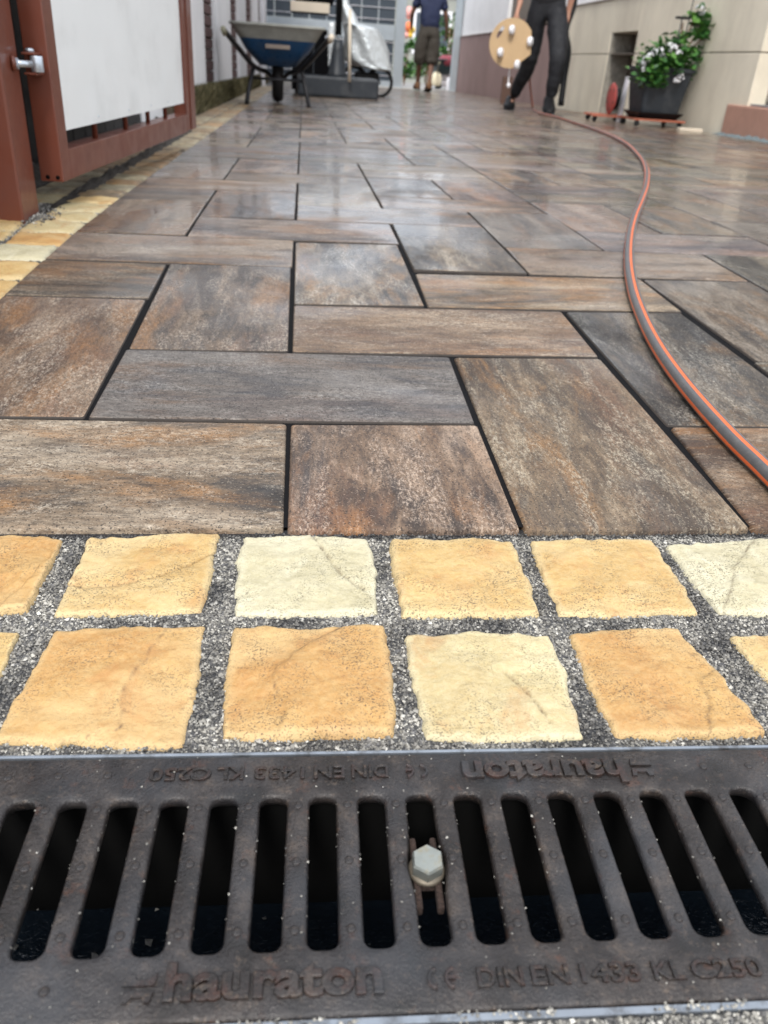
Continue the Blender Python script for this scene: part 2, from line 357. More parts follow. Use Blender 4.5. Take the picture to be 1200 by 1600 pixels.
DARKHOLE = simple('dark_hole', (.005, .005, .005), .95)
BRICKM = simple('dark_red_brick', (.105, .050, .045), .8, 0, .45, 9, .5, 90, .003)
GROUT = simple('pale_brick_grout', (.48, .44, .42), .9, 0, .15, 20, .4, 120, .002)
WALLW = mat_plaster('white_render', (.86, .86, .87), (.68, .68, .68), .2)
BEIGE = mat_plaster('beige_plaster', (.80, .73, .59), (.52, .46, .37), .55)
PINK = mat_plaster('pink_sandstone', (.32, .215, .20), (.20, .135, .125), .5)
PINK2 = simple('rose_sandstone_block', (.42, .235, .175), .85, 0, .2, 14, .6, 60, .004)
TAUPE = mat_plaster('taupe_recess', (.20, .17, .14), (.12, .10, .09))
RUBBLE = simple('rough_rubble_jamb', (.30, .28, .24), .9, 0, .5, 16, 1.0, 30, .02)
BPLAST = simple('black_plastic', (.009, .010, .012), .45, spec=.25)
DGREY = simple('anthracite_plastic', (.017, .022, .029), .5, 0, .1, 6, .15, 120, dirt=((.12, .12, .12), .25, 8))
SLATE = simple('slate_panel', (.045, .062, .082), .45)
RUBBER = simple('black_rubber', (.012, .012, .013), .6)
BLUE = simple('blue_barrow_paint', (.012, .062, .155), .35, 0, .15, 6, dirt=((.05, .06, .07), .5, 12))
CONC = simple('cement_crust', (.30, .30, .27), .9, 0, .3, 14, .6, 60, .004)
BARROWSTEEL = simple('dark_steel_tube', (.022, .022, .025), .4, .5)
TARP = Mat('silver_tarpaulin'); _p = TARP.objc(); TARP.setb('Base Color', TARP.mix(TARP.noise(_p, 6, 4), (.55, .59, .61), (.78, .83, .85))); TARP.setb('Metallic', .4); TARP.setb('Roughness', .36); TARP.setb('Normal', TARP.bump(TARP.noise(_p, 14, 4, .6, .6), .8, .02)); TARP = TARP.m
CREAM = simple('cream_board', (.66, .58, .47), .6)
WOOD = simple('birch_plywood', (.50, .345, .19), .55, 0, .14, 7, .15, 90)
WOODD = simple('brown_wood', (.10, .055, .04), .7, 0, .2)
WPLAST = simple('white_plastic', (.80, .80, .84), .35)
ORANGEP = simple('rusty_orange_frame', (.38, .115, .065), .5, 0, .2)
REELM = simple('coral_red_reel', (.40, .075, .065), .6)
SKIN = simple('skin', (.42, .215, .145), .5, 0, .08, 20, .1, 300)
TROUS = simple('black_trousers', (.008, .009, .013), .75, 0, .2, 10, .5, 40, .004)
TROUS2 = simple('dark_olive_shorts', (.050, .044, .036), .85, 0, .25, 10, .5, 40, .004)
TEE = simple('navy_tshirt', (.012, .020, .060), .8, 0, .15, 10, .5, 30, .006)
TEEB = simple('black_tshirt', (.014, .014, .018), .8, 0, .15, 10)
HAIR = simple('dark_hair', (.02, .014, .01), .6)
SHOE = simple('black_shoe', (.008, .008, .009), .6, spec=.2)
BOOT = simple('tan_work_boot', (.15, .07, .03), .7)
SOIL = simple('potting_soil', (.025, .018, .013), .95, 0, .3, 30, 1, 60, .01)
LEAF = Mat('leaf_green'); _r = LEAF.n('ShaderNodeNewGeometry').outputs['Random Per Island']; LEAF.setb('Base Color', LEAF.ramp(_r, [(0.0, (.020, .075, .018)), (.5, (.045, .15, .030)), (1.0, (.11, .24, .045))])); LEAF.setb('Roughness', .45); LEAF.setb('Transmission Weight', .0); LEAF = LEAF.m
PETAL = simple('white_petal', (.85, .84, .88), .6)
STEM = simple('stem_brown', (.20, .10, .05), .7)
MOSS = Mat('mossy_grass'); _r = MOSS.n('ShaderNodeNewGeometry').outputs['Random Per Island']; MOSS.setb('Base Color', MOSS.ramp(_r, [(0.0, (.045, .040, .020)), (.5, (.105, .095, .040)), (.85, (.19, .16, .075)), (1.0, (.36, .31, .18))])); MOSS.setb('Roughness', .8); MOSS = MOSS.m
KERBM = simple('mossy_kerb_stone', (.13, .095, .062), .9, 0, .5, 9, 1, 60, .01)
EARTH = simple('dark_damp_earth', (.035, .028, .022), .85, 0, .4, 12, 1, 90, .006)
GROUNDM = simple('worn_ground', (.16, .145, .125), .85, 0, .3, 2, .8, 40, .01)

# ------------------------------------------------------------------ ground sheets
def sheet(name, x0, x1, y0, y1, dz, mat, nx=8, ny=40, f=None, e0=None, e1=None):
    xs = np.linspace(x0, x1, nx); ys = np.linspace(0, 1, ny); X, T_ = np.meshgrid(xs, ys)
    A_ = e0(X) if e0 else y0+X*0; B_ = e1(X) if e1 else y1+X*0; Y = A_+(B_-A_)*T_
    Z = zg(X, Y)+dz
    if f: Z = Z+f(X, Y)
    V = np.stack([X.ravel(), Y.ravel(), Z.ravel()], 1); T = []
    for j in range(ny-1):
        for i in range(nx-1): a = j*nx+i; T.append((a, a+1, a+nx+1, a+nx))
    o = obj(name, fast_mesh(name, V, T, True), mat); return struct(o)
def ground_frame(name, dz, mat):
    # one big ground sheet with an opening cut out for the drain channel
    xs = sorted(set(np.concatenate([[-120, -40, -12, -4, -1.5, -.8], np.linspace(-.75, .75, 11), [1.2, 2, 3, 5, 12, 40, 120]])))
    ys = [-60, -15, -4, -1, -.3, .0, .12, .165, .355, .45, .56, .8, 1.1, 1.4, 1.6, 1.8, 2.2, 3, 5, 8, 12, 17, 25, 45, 150]
    V = [(x, y, float(zg(min(max(x, -3), 5), max(y, -1)))+dz) for y in ys for x in xs]; T = []
    n = len(xs)
    for j in range(len(ys)-1):
        if abs(ys[j]-.165) < 1e-6: continue
        for i in range(n-1): a = j*n+i; T.append((a, a+1, a+n+1, a+n))
    me = bpy.data.meshes.new(name); me.from_pydata(V, [], T); return struct(obj(name, me, mat))
ground_frame('ground', -.030, GROUNDM)

# ------------------------------------------------------------------ concrete slab paving
GX0, GY0, GM = -0.0129, 0.55812, 0.2
def W(i, j): return Vector((GX0+GM*i, GY0+GM*j, 0))
bed = sheet('paving', -.405, 3.00, .562, 19.2, -.0034, BLACK, 10, 130)
def slab_mesh(name, cs, grain_along_x, dz=0.0, smooth=False, jit=0.0, rnd=random):
    """cs: 4 corner vectors (x,y) counter-clockwise; top follows zg; rounded arris"""
    cs = [Vector((c[0], c[1], 0)) for c in cs]; n = 4
    ctr = sum(cs, Vector())/4
    def inset(d):
        out = []
        for k in range(4):
            p, a, b = cs[k], cs[k-1], cs[(k+1) % 4]; ea = (a-p).normalized(); eb = (b-p).normalized()
            out.append(p+(ea+eb)*d)
        return out
    dd_ = [(ctr-c).normalized()*-.0004 for c in cs]; cs = [c+q for c, q in zip(cs, dd_)]
    rad = .0022
    vs = []; rings = []
    tilt = (rnd.uniform(-1, 1)*.0028, rnd.uniform(-1, 1)*.0028)
    for d, z in ((0, -.035), (0, -.0030), (.0009, -.0009), (.0026, 0.0)):
        ins = inset(d); ring = []
        for k in range(4):
            p = ins[k]; a = ins[k-1]; b = ins[(k+1) % 4]
            for q in (a, b):
                e = p+(q-p).normalized()*rad; ring.append(Vector((e.x, e.y, float(zg(e.x, e.y))+z+dz+tilt[0]*(e.x-ctr.x)+tilt[1]*(e.y-ctr.y))))
        rings.append(ring); vs += ring
    fs = []
    for k in range(3):
        for i in range(8): j = (i+1) % 8; fs.append((k*8+i, k*8+j, (k+1)*8+j, (k+1)*8+i))
    fs.append(tuple(24+i for i in range(8)))
    return vs, fs, ctr
def add_uv(me, along_x, seed=None):
    uv = me.uv_layers.new(name='UVMap'); co = np.empty(len(me.vertices)*3, np.float32); me.vertices.foreach_get('co', co); co = co.reshape(-1, 3)
    li = np.empty(len(me.loops), np.int32); me.loops.foreach_get('vertex_index', li); c = co[li]
    u, v = (c[:, 0], c[:, 1]+c[:, 2]) if along_x else (c[:, 1]+c[:, 2], c[:, 0])
    uv.data.foreach_set('uv', np.stack([u, v], 1).astype(np.float32).ravel())
def near_slab(cs, along_x, dz=0.0):
    vs, fs, ctr = slab_mesh('slab', cs, along_x, dz)
    o3 = Vector((ctr.x, ctr.y, float(zg(ctr.x, ctr.y))))
    me = bpy.data.meshes.new('slab'); me.from_pydata([v-o3 for v in vs], [], fs); add_uv(me, along_x)
    me.polygons.foreach_set('use_smooth', [True]*24+[False]); me.materials.append(SLAB); me.materials.append(SLAB_SIDE)
    if min(c[1] for c in cs) > .6: me.polygons.foreach_set('material_index', [1]*16+[0]*9)
    me.update()
    return obj('slab', me, None, bed, o3)
g = lambda x, y: G(x, y)
J = .0016
near = [
 ([W(-2, 0), g(442, 823), g(447, 660.5), W(-2, 1)], 1, (-2, 0, 0, 1)),
 ([g(450, 826), g(812, 826), g(746, 663.5), g(455, 662)], 0, (0, 0, 1, 1)),
 ([g(823, 827), g(1172, 825), g(938, 560), g(710, 558)], 0, (1, 0, 2, 2)),
 ([g(1180, 825), W(4, 0)-Vector((J, 0, 0)), W(4, 1)-Vector((J, J, 0)), g(1049, 667)], 1, (2, 0, 4, 1)),
 ([W(-2, 1)+Vector((0, J*2, 0)), g(131, 650.5), g(228, 467.5), W(-2, 3)-Vector((0, J, 0))], 0, (-2, 1, -1, 3)),
 ([g(138, 652.5), g(742, 660.5), g(702, 556.5), g(197, 545.5)], 1, (-1, 1, 1, 2)),
 ([g(1043, 663), W(3, 1)+Vector((-J, J, 0)), g(1064, 489.5), g(885, 487.5)], 0, (2, 1, 3, 3)),
 ([g(1184, 565), W(4, 2)+Vector((-J, J, 0)), W(4, 4)-Vector((J, J, 0)), g(1005, 437)], 0, (3, 2, 4, 4)),
 ([g(201, 543.5), g(450, 547.5), g(454.5, 417.5), g(265.5, 412.5)], 0, (-1, 2, 0, 4)),
 ([g(457, 549), g(935, 557), g(877, 486.5), g(459, 476.5)], 1, (0, 2, 2, 3)),
 ([g(459.5, 474.5), g(663, 478), g(621, 382.5), g(461.5, 378)], 0, (0, 3, 1, 5)),
 ([g(669, 479), g(1066, 487.5), g(1000, 436), g(649, 427)], 1, (1, 3, 3, 4)),
 ([W(-2, 3)+Vector((0, J, 0)), g(232, 465.5), g(260, 412), W(-2, 4)-Vector((0, J, 0))], 1, (-2, 3, -1, 4)),
]
occ = {}
TINT = [(1.14, 1.08, 1.0), (1.16, 1.0, .91), (1.10, 1.05, .93), (1.06, .97, .86), (1.02, .95, .88), (.76, .77, .81), (.96, .96, .93), (.76, .75, .74), (1.12, 1.04, .98), (1.12, 1.06, .97), (1.26, 1.29, 1.32), (1.22, 1.13, .98), (1.0, .92, .82)]
for (cs, ax, (a, b, c, d)), tn in zip(near, TINT):
    near_slab(cs, ax).color = (*tn, 1)
    for i in range(a, c):
        for j in range(b, d): occ[i, j] = 1
listed = [(-2, 4, 0, 5), (1, 4, 2, 6), (2, 4, 4, 5), (-1, 5, 1, 6), (-2, 5, -1, 7), (-1, 6, 0, 8), (0, 6, 2, 7), (2, 5, 3, 7), (3, 5, 5, 6), (4, 3, 5, 5),
          (3, 1, 5, 2), (4, 2, 6, 3), (3, 6, 4, 8), (0, 7, 1, 9), (-2, 7, -1, 8), (-2, 8, 0, 9), (1, 7, 3, 8), (1, 8, 2, 10), (-2, 9, -1, 11), (-1, 9, 1, 10),
          (-1, 10, 0, 12), (0, 10, 1, 12), (2, 8, 3, 10), (3, 8, 5, 9), (4, 6, 5, 8), (1, 10, 3, 11), (-2, 12, 0, 13), (0, 12, 2, 13), (-2, 11, -1, 12)]
tiles = []
for t in listed:
    cells = [(i, j) for i in range(t[0], t[2]) for j in range(t[1], t[3])]
    if any(c in occ for c in cells): continue
    for c in cells: occ[c] = 1
    tiles.append(t)
rs = random.Random(11)
NI, NJ = 15, 93
for j in range(NJ):
    for i in range(-2, NI):
        if (i, j) in occ: continue
        r = rs.random(); opts = ['h', 'v', 's'] if r < .46 else (['v', 'h', 's'] if r < .86 else ['s'])
        for o_ in opts:
            c2 = (i+1, j) if o_ == 'h' else (i, j+1) if o_ == 'v' else None
            if c2 is None or (c2 not in occ and c2[0] < NI and c2[1] < NJ):
                occ[i, j] = 1
                if c2: occ[c2] = 1
                tiles.append((i, j, (c2[0] if c2 else i)+1, (c2[1] if c2 else j)+1)); break
tiles.sort(key=lambda t: (t[1]+.3*abs(t[0])))
shared = {}
def shared_slab(w, h):
    if (w, h) not in shared:
        x, y = w*GM/2-J-.0003, h*GM/2-.0021
        vs = []; rad = .0022
        for d, z in ((0, -.03), (0, -.0030), (.0009, -.0009), (.0026, 0.0)):
            X, Y = x-d, y-d
            vs += [(-X, -Y+rad, z), (-X+rad, -Y, z), (X-rad, -Y, z), (X, -Y+rad, z), (X, Y-rad, z), (X-rad, Y, z), (-X+rad, Y, z), (-X, Y-rad, z)]
        fs = [(k*8+i, k*8+(i+1) % 8, (k+1)*8+(i+1) % 8, (k+1)*8+i) for k in range(3) for i in range(8)]+[tuple(24+i for i in range(8))]
        me = bpy.data.meshes.new('slab'); me.from_pydata(vs, [], fs); add_uv(me, w >= h); me.materials.append(SLAB); me.materials.append(SLAB_SIDE); me.polygons.foreach_set('material_index', [1]*16+[0]*9)
        me.polygons.foreach_set('use_smooth', [True]*24+[False]); me.update(); shared[w, h] = me
    return shared[w, h]
def slab_matrix(t, rr):
    cx, cy = GX0+GM*(t[0]+t[2])/2, GY0+GM*(t[1]+t[3])/2; e = .02
    dzx = float(zg(cx+e, cy)-zg(cx-e, cy))/(2*e)+rr.uniform(-1, 1)*.004; dzy = float(zg(cx, cy+e)-zg(cx, cy-e))/(2*e)+rr.uniform(-1, 1)*.004
    xa = Vector((1, 0, dzx)).normalized(); za = xa.cross(Vector((0, 1, dzy))).normalized(); ya = za.cross(xa)
    return Matrix.Translation((cx, cy, float(zg(cx, cy))+rr.uniform(-.0004, .0004))) @ Matrix((xa, ya, za)).transposed().to_4x4()
far_v, far_f, far_uv, far_seed, far_mi = [], [], [], [], []
nparts = 0
for t in tiles:
    w, h = t[2]-t[0], t[3]-t[1]; me = shared_slab(w, h); Mx = slab_matrix(t, rs); tb = rs.uniform(.80, 1.22); tn = (tb, tb*rs.uniform(.91, .99), tb*rs.uniform(.82, .98))
    if w == 1 and h == 1 and rs.random() < .5: Mx = Mx @ Matrix.Rotation(PI/2, 4, 'Z')
    if nparts < 286:
        o = obj('slab', me, None, bed); o.matrix_world = Mx; o.color = (*tn, 1); nparts += 1
    else:
        n = len(far_v)*1; sd = rs.random()
        base = len(far_v)
        for v in me.vertices: far_v.append(Mx @ v.co); far_seed.append(sd)
        for p in me.polygons:
            far_f.append(tuple(base+i for i in p.vertices)); far_mi.append(p.material_index)
            for li in p.loop_indices: far_uv.append(tuple(me.uv_layers[0].data[li].uv))
fm = bpy.data.meshes.new('distant_slabs'); fm.from_pydata(far_v, [], far_f); ul = fm.uv_layers.new(name='UVMap')
ul.data.foreach_set('uv', [c for u in far_uv for c in u]); at = fm.attributes.new('seed', 'FLOAT', 'POINT'); at.data.foreach_set('value', far_seed)
fm.materials.append(SLAB); fm.materials.append(SLAB_SIDE); fm.polygons.foreach_set('material_index', far_mi)
fo = obj('slabs', fm, None, bed); fo['kind'] = 'stuff'; fo.color = (1.0, .95, .88, 1)

# ------------------------------------------------------------------ sandstone setts
from mathutils import noise as mn
def sett_mesh(poly, ctr, N=40, seed=0, bulge=.0022, feat=None, rough=1.0, skirt=.02, jag=.0018):
    """poly: 4 corners ccw (bl, br, tr, tl) around ctr, in metres; returns mesh with 'edge' attribute"""
    P = [Vector((p[0]-ctr[0], p[1]-ctr[1], 0)) for p in poly]; V = []; E = []; S = []
    for j in range(N+1):
        for i in range(N+1):
            u, v = i/N*2-1, j/N*2-1
            # round the square's corners
            k = .07; uu = u*math.sqrt(1-k*v*v); vv = v*math.sqrt(1-k*u*u)
            s, t = (uu/math.sqrt(1-k)*.5*math.sqrt(1-k)+.5), (vv*.5+.5)
            s = uu*.5+.5
            p = P[0]*(1-s)*(1-t)+P[1]*s*(1-t)+P[2]*s*t+P[3]*(1-s)*t
            m_ = max(abs(u), abs(v)); q = Vector((p.x*38+seed*7.3, p.y*38, seed*3.1))
            d = mn.noise(q)*.95+mn.noise(q*2.7)*.7+mn.noise(q*7)*.18
            dirv = p.normalized() if p.length > 1e-6 else Vector((0, 0, 0))
            p = p+dirv*d*jag*1.9*(m_**5)
            e = max(0.0, 1-m_+.02*mn.noise(q*2))
            edge = max(0.0, 1-e/.14)
            z = -.0052*max(0.0, 1-e/.05)**1.5 + bulge*(1-u*u)*(1-v*v)
            q2 = Vector((p.x*30+seed*11, p.y*30, seed)); z += rough*(mn.noise(q2)*.0024+mn.noise(q2*3)*.0011+mn.noise(q2*8)*.0005)
            stn = 0.0
            if feat: fz, stn = feat(u, v, p); z += 1.7*fz
            V.append((p.x, p.y, z)); E.append(edge); S.append(stn)
    n1 = N+1; F = [(j*n1+i, j*n1+i+1, (j+1)*n1+i+1, (j+1)*n1+i) for j in range(N) for i in range(N)]
    rim = [i for i in range(n1)]+[j*n1+N for j in range(1, n1)]+[N*n1+i for i in range(N-1, -1, -1)]+[j*n1 for j in range(N-1, 0, -1)]
    b = len(V)
    for r in rim: x, y, z = V[r]; V.append((x*1.02, y*1.02, z-skirt)); E.append(.6); S.append(0.0)
    L = len(rim)
    for k in range(L): F.append((b+k, b+(k+1) % L, rim[(k+1) % L], rim[k]))
    me = bpy.data.meshes.new('sett'); me.from_pydata(V, [], F); me.polygons.foreach_set('use_smooth', [True]*len(F))
    a = me.attributes.new('edge', 'FLOAT', 'POINT'); a.data.foreach_set('value', E); a = me.attributes.new('stain', 'FLOAT', 'POINT'); a.data.foreach_set('value', S); me.update(); return me
def crack(pts, depth=.0012, width=.004):
    def f(u, v, p):
        for k in range(len(pts)-1):
            a, b = Vector(pts[k]), Vector(pts[k+1]); q = Vector((u, v)); t = max(0, min(1, (q-a).dot(b-a)/((b-a).length_squared))); d = (q-(a+(b-a)*t)).length+.02*mn.noise(Vector((u*6, v*6, 3)))
            if d < .05: return (-depth*max(0, 1-d/.035)*1.8, max(0, 1-d/.035)*(.5+.5*mn.noise(Vector((u*9, v*9, 5)))))
        return 0, 0
    return f
def ledge(pts, h=.0013):
    """raised layer on the right of a polyline"""
    def f(u, v, p):
        x = None
        for k in range(len(pts)-1):
            (x0, y0), (x1, y1) = pts[k], pts[k+1]
            if min(y0, y1) <= v <= max(y0, y1): t = (v-y0)/(y1-y0) if y1 != y0 else 0; x = x0+(x1-x0)*t
        if x is None: return 0, 0
        x += .05*mn.noise(Vector((u*3, v*5, 1))); d = u-x; return h/(1+math.exp(-max(-30, min(30, d*45)))), max(0, 1-abs(d+.015)/.026)*max(0, .5+.9*mn.noise(Vector((u*7, v*7, 2))))
    return f
far_edge = lambda x: .2527+.0726-.0197*(x-.065)
near_edge = lambda x: .2527-.0726-.0197*(x-.065)
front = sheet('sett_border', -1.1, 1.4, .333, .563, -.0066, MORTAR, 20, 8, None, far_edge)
front_polys = []
fs_ = [  # px corners bl, br, tr, tl, material, feature
 ([(-80, 950), (42, 947), (100, 834), (-20, 831)], 0, ledge([(.2, -1), (.7, -.2), (.9, .5), (1.3, 1)])),
 ([(83, 953), (317, 949), (341, 828), (137, 836)], 1, crack([(-1, -.30), (-.4, -.35), (.2, -.2), (.65, .15), (1, .5)], .0016)),
 ([(367, 953), (592, 951), (577, 834), (378, 830)], 3, crack([(.1, .95), (.35, .3), (.5, -.1), (.8, -.45)], .0007)),
 ([(627, 956), (844, 953), (802, 840), (611, 838)], 1, ledge([(.4, -1), (-.2, -.6), (-.9, -.2), (-1.4, 1)], .0008)),
 ([(874, 954), (1093, 952), (1022, 837), (827, 837)], 1, None),
 ([(1125, 952), (1330, 950), (1230, 838), (1043, 846)], 3, ledge([(-.9, -1), (-.6, -.5), (-.2, .2), (.5, 1)], .0009)),
 ([(-150, 1085), (-6, 1062), (32, 980), (-70, 976)], 1, None),
 ([(-12, 1150), (288, 1158), (320, 968), (83, 978)], 0, ledge([(-.35, -1), (.3, -.8), (.2, -.2), (.35, .4), (.5, 1)], -.0008)),
 ([(346, 1144), (617, 1141), (602, 975), (364, 975)], 0, ledge([(-.35, -1), (-.25, -.6), (-.45, -.05), (-.1, .5), (.5, 1)], .0018)),
 ([(664, 1147), (917, 1146), (862, 984), (634, 984)], 2, crack([(.2, .2), (.45, -.3), (.6, -.75)], .0007)),
 ([(962, 1144), (1203, 1140), (1062, 975), (890, 984)], 0, ledge([(.2, -1), (.5, -.5), (.62, -.1), (1.3, .3)], .0012)),
 ([(1255, 1120), (1420, 1110), (1300, 985), (1143, 988)], 1, None)]
for k, (pp, mi, ft) in enumerate(fs_):
    w = [G(*p) for p in pp]; c = sum(w, Vector())/4; w = [c+(p-c)*1.035 for p in w]; front_polys.append([(p.x, p.y) for p in w])
    z0 = float(zg(c.x, c.y)); me = sett_mesh(w, c, 64, k+1, .0016, ft)
    o = obj('sett', me, SETTS[mi], front, Vector((c.x, c.y, z0-.0028)))
    e = .05; o.rotation_euler = (float(zg(c.x, c.y+e)-zg(c.x, c.y-e))/(2*e), -float(zg(c.x+e, c.y)-zg(c.x-e, c.y))/(2*e), 0)
pool = []
for k in range(6):
    hw = .048; w = [Vector((x*hw*random.uniform(.93, 1.03), y*hw*random.uniform(.93, 1.03), 0)) for x, y in ((-1, -1), (1, -1), (1, 1), (-1, 1))]
    pool.append(sett_mesh(w, (0, 0), 14, 30+k, .0022, None, 1.2, .02, .0024))
pool_m = [[m_.copy() for m_ in pool] for _ in range(4)]
for mi in range(4):
    for m_ in pool_m[mi]: m_.materials.append(SETTS[mi])
for xx in [-.33, -.43, -.53, -.63, -.73, -.83, -.93, .42, .52, .62, .72, .82, .92, 1.02]:   # beyond the frame on both sides
    for yy in (.502, .387):
        x_ = xx+(.02 if yy < .45 else 0)
        if x_ > 0 and x_ < .47: continue
        mi = random.choice((0, 1, 2, 3)); o = obj('sett', random.choice(pool_m[mi]), None, front, (x_, yy, float(zg(x_, yy))-.0028)); o.rotation_euler = (0, 0, random.choice((0, PI/2, PI)))
        front_polys.append([(x_-.048, yy-.048), (x_+.048, yy-.048), (x_+.048, yy+.048), (x_-.048, yy+.048)])
# border strip of setts along the left edge of the slabs
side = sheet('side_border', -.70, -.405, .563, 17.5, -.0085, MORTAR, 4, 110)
side_m = [[m_.copy() for m_ in pool] for _ in range(3)]
for mi in range(3):
    for m_ in side_m[mi]: m_.materials.append(SETT_SIDE[mi])
side_polys = []
for row, xc in enumerate((-.4655, -.5760)):
    y = .62+row*.04
    while y < 14:
        L = random.uniform(.088, .112); mi = random.choice((0, 0, 1, 1, 2)); near_b = y < 1.9
        mesh = random.choice(pool_m[random.choice((0, 1, 1, 2, 3))] if near_b else side_m[mi])
        if row == 1 and 1.58 < y < 1.80: y += L+.008; continue
        if row == 1 and nparts < 0: break
        o = obj('sett', mesh, None, side, (xc+random.uniform(-.003, .003), y+L/2, float(zg(xc, y+L/2))-.003+random.uniform(-.001, .001)))
        o.scale = (1.09, (L-.004)/.096, 1); o.rotation_euler = (float(zg(xc, y+.1)-zg(xc, y))/.1+random.uniform(-.01, .01), -.012, random.uniform(-.03, .03))
        if y < 3: side_polys.append([(xc-.052, y+.002), (xc+.052, y+.002), (xc+.052, y+L-.002), (xc-.052, y+L-.002)])
        y += L+.006
# near row beside and below the drain's front edge
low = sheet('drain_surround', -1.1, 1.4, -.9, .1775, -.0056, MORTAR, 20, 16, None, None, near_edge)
low_polys = []
for r_ in range(3):
    y_ = .102-.112*r_
    for k in range(-6, 12):
        x_ = .098+k*.113+(.03 if r_ % 2 else 0)-.04*0
        if r_ == 0 and k == 0: x_ = .141
        if r_ == 0 and k == 1: x_ = .26
        mi = random.choice((0, 1, 2)); o = obj('sett', random.choice(pool_m[mi]), None, low, (x_, y_, float(zg(x_, y_))-.003)); o.rotation_euler = (.04, -.012, random.choice((0, PI/2, PI)))
        low_polys.append([(x_-.05, y_-.05), (x_+.05, y_-.05), (x_+.05, y_+.05), (x_-.05, y_+.05)])

# loose sharp grains that make up the mortar surface
def in_polys(X, Y, polys, grow=0.0):
    m_ = np.zeros(len(X), bool)
    for p in polys:
        c = np.mean(p, 0); ok = np.ones(len(X), bool)
        for k in range(4):
            a = np.array(p[k]); b = np.array(p[(k+1) % 4]); e = b-a; e = e/np.hypot(*e); nrm = np.array([-e[1], e[0]])
            ok &= ((X-a[0])*nrm[0]+(Y-a[1])*nrm[1]) > grow
        m_ |= ok
    return m_
OCT = np.array([(1, 0, 0), (-1, 0, 0), (0, 1, 0), (0, -1, 0), (0, 0, 1), (0, 0, -1)], float)
OCF = np.array([(0, 2, 4), (2, 1, 4), (1, 3, 4), (3, 0, 4), (2, 0, 5), (1, 2, 5), (3, 1, 5), (0, 3, 5)])
def grains(name, X, Y, Z, r, mat, parent=None):
    n = len(X); V = OCT[None]*(np.random.uniform(.55, 1.25, (n, 6, 1))) + np.random.uniform(-.25, .25, (n, 6, 3))
    a = np.random.uniform(0, 2*PI, n); c, s = np.cos(a), np.sin(a); x = V[:, :, 0]*c[:, None]-V[:, :, 1]*s[:, None]; y = V[:, :, 0]*s[:, None]+V[:, :, 1]*c[:, None]
    V = np.stack([x, y, V[:, :, 2]*.8], 2)*r[:, None, None] + np.stack([X, Y, Z], 1)[:, None, :]
    T = (OCF[None]+6*np.arange(n)[:, None, None]).reshape(-1, 3)
    o = obj(name, fast_mesh(name, V.reshape(-1, 3), T), mat, parent); o['kind'] = 'stuff'; return o
def scatter(n, x0, x1, y0, y1): return np.random.uniform(x0, x1, n), np.random.uniform(y0, y1, n)
X, Y = scatter(130000, -.36, .52, .316, .5605); k = ~in_polys(X, Y, front_polys, .0016) & (Y > far_edge(X)+.0004) & (Y < .5555); X, Y = X[k], Y[k]
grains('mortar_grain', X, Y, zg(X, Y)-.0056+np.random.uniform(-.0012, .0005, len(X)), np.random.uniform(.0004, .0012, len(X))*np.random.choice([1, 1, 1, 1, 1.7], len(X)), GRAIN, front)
X, Y = scatter(30000, -.25, .36, .13, .19); k = ~in_polys(X, Y, low_polys, .0022) & (Y < near_edge(X)-.0004); X, Y = X[k], Y[k]
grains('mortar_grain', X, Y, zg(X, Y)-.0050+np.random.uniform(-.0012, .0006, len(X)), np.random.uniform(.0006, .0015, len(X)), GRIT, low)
X, Y = scatter(26000, -.69, -.41, 1.05, 2.1); k = ~in_polys(X, Y, side_polys, .002); X, Y = X[k], Y[k]
grains('mortar_grain', X, Y, zg(X, Y)-.0070+np.random.uniform(-.002, .001, len(X)), np.random.uniform(.001, .0024, len(X)), GRAIN, side)

# ------------------------------------------------------------------ drain
UD = Vector((.99981, -.019698, 0)); VD = Vector((.019698, .99981, 0)); OD = Vector((.065, .2527, 0))
zc = float(zg(OD.x, OD.y)); e = .1
gx = float(zg(OD.x+e, OD.y)-zg(OD.x-e, OD.y))/(2*e); gy = float(zg(OD.x, OD.y+e)-zg(OD.x, OD.y-e))/(2*e)
xa = Vector((UD.x, UD.y, gx*UD.x+gy*UD.y)).normalized(); za = xa.cross(Vector((VD.x, VD.y, gx*VD.x+gy*VD.y))).normalized(); ya = za.cross(xa)
DM = Matrix.Translation((OD.x, OD.y, zc-.0015)) @ Matrix((xa, ya, za)).transposed().to_4x4()
PT = .02568; HW, HL = .0070, .0408; EDGE = .0693
def slot_outline(hw, hl, r, n=6, bulge=0.0):
    pts = []
    for cx, cy, a0 in ((hw-r, hl-r, 0), (-hw+r, hl-r, PI/2), (-hw+r, -hl+r, PI), (hw-r, -hl+r, 1.5*PI)):
        for k in range(n+1): a = a0+PI/2*k/n; pts.append((cx+r*math.cos(a), cy+r*math.sin(a)))
        if bulge:
            if a0 == PI/2: pts += [(-hw-bulge*math.sin(PI*t)**2, hl*(1-2*(.25+.5*t))) for t in [q/8 for q in range(9)]]
            if a0 == 1.5*PI: pts += [(hw+bulge*math.sin(PI*t)**2, -hl*(1-2*(.25+.5*t))) for t in [q/8 for q in range(9)]]
        else:
            if a0 == PI/2: pts += [(-hw, hl*(1-2*(.1+.8*t))) for t in [q/8 for q in range(9)]]
            if a0 == 1.5*PI: pts += [(hw, -hl*(1-2*(.1+.8*t))) for t in [q/8 for q in range(9)]]
    return pts
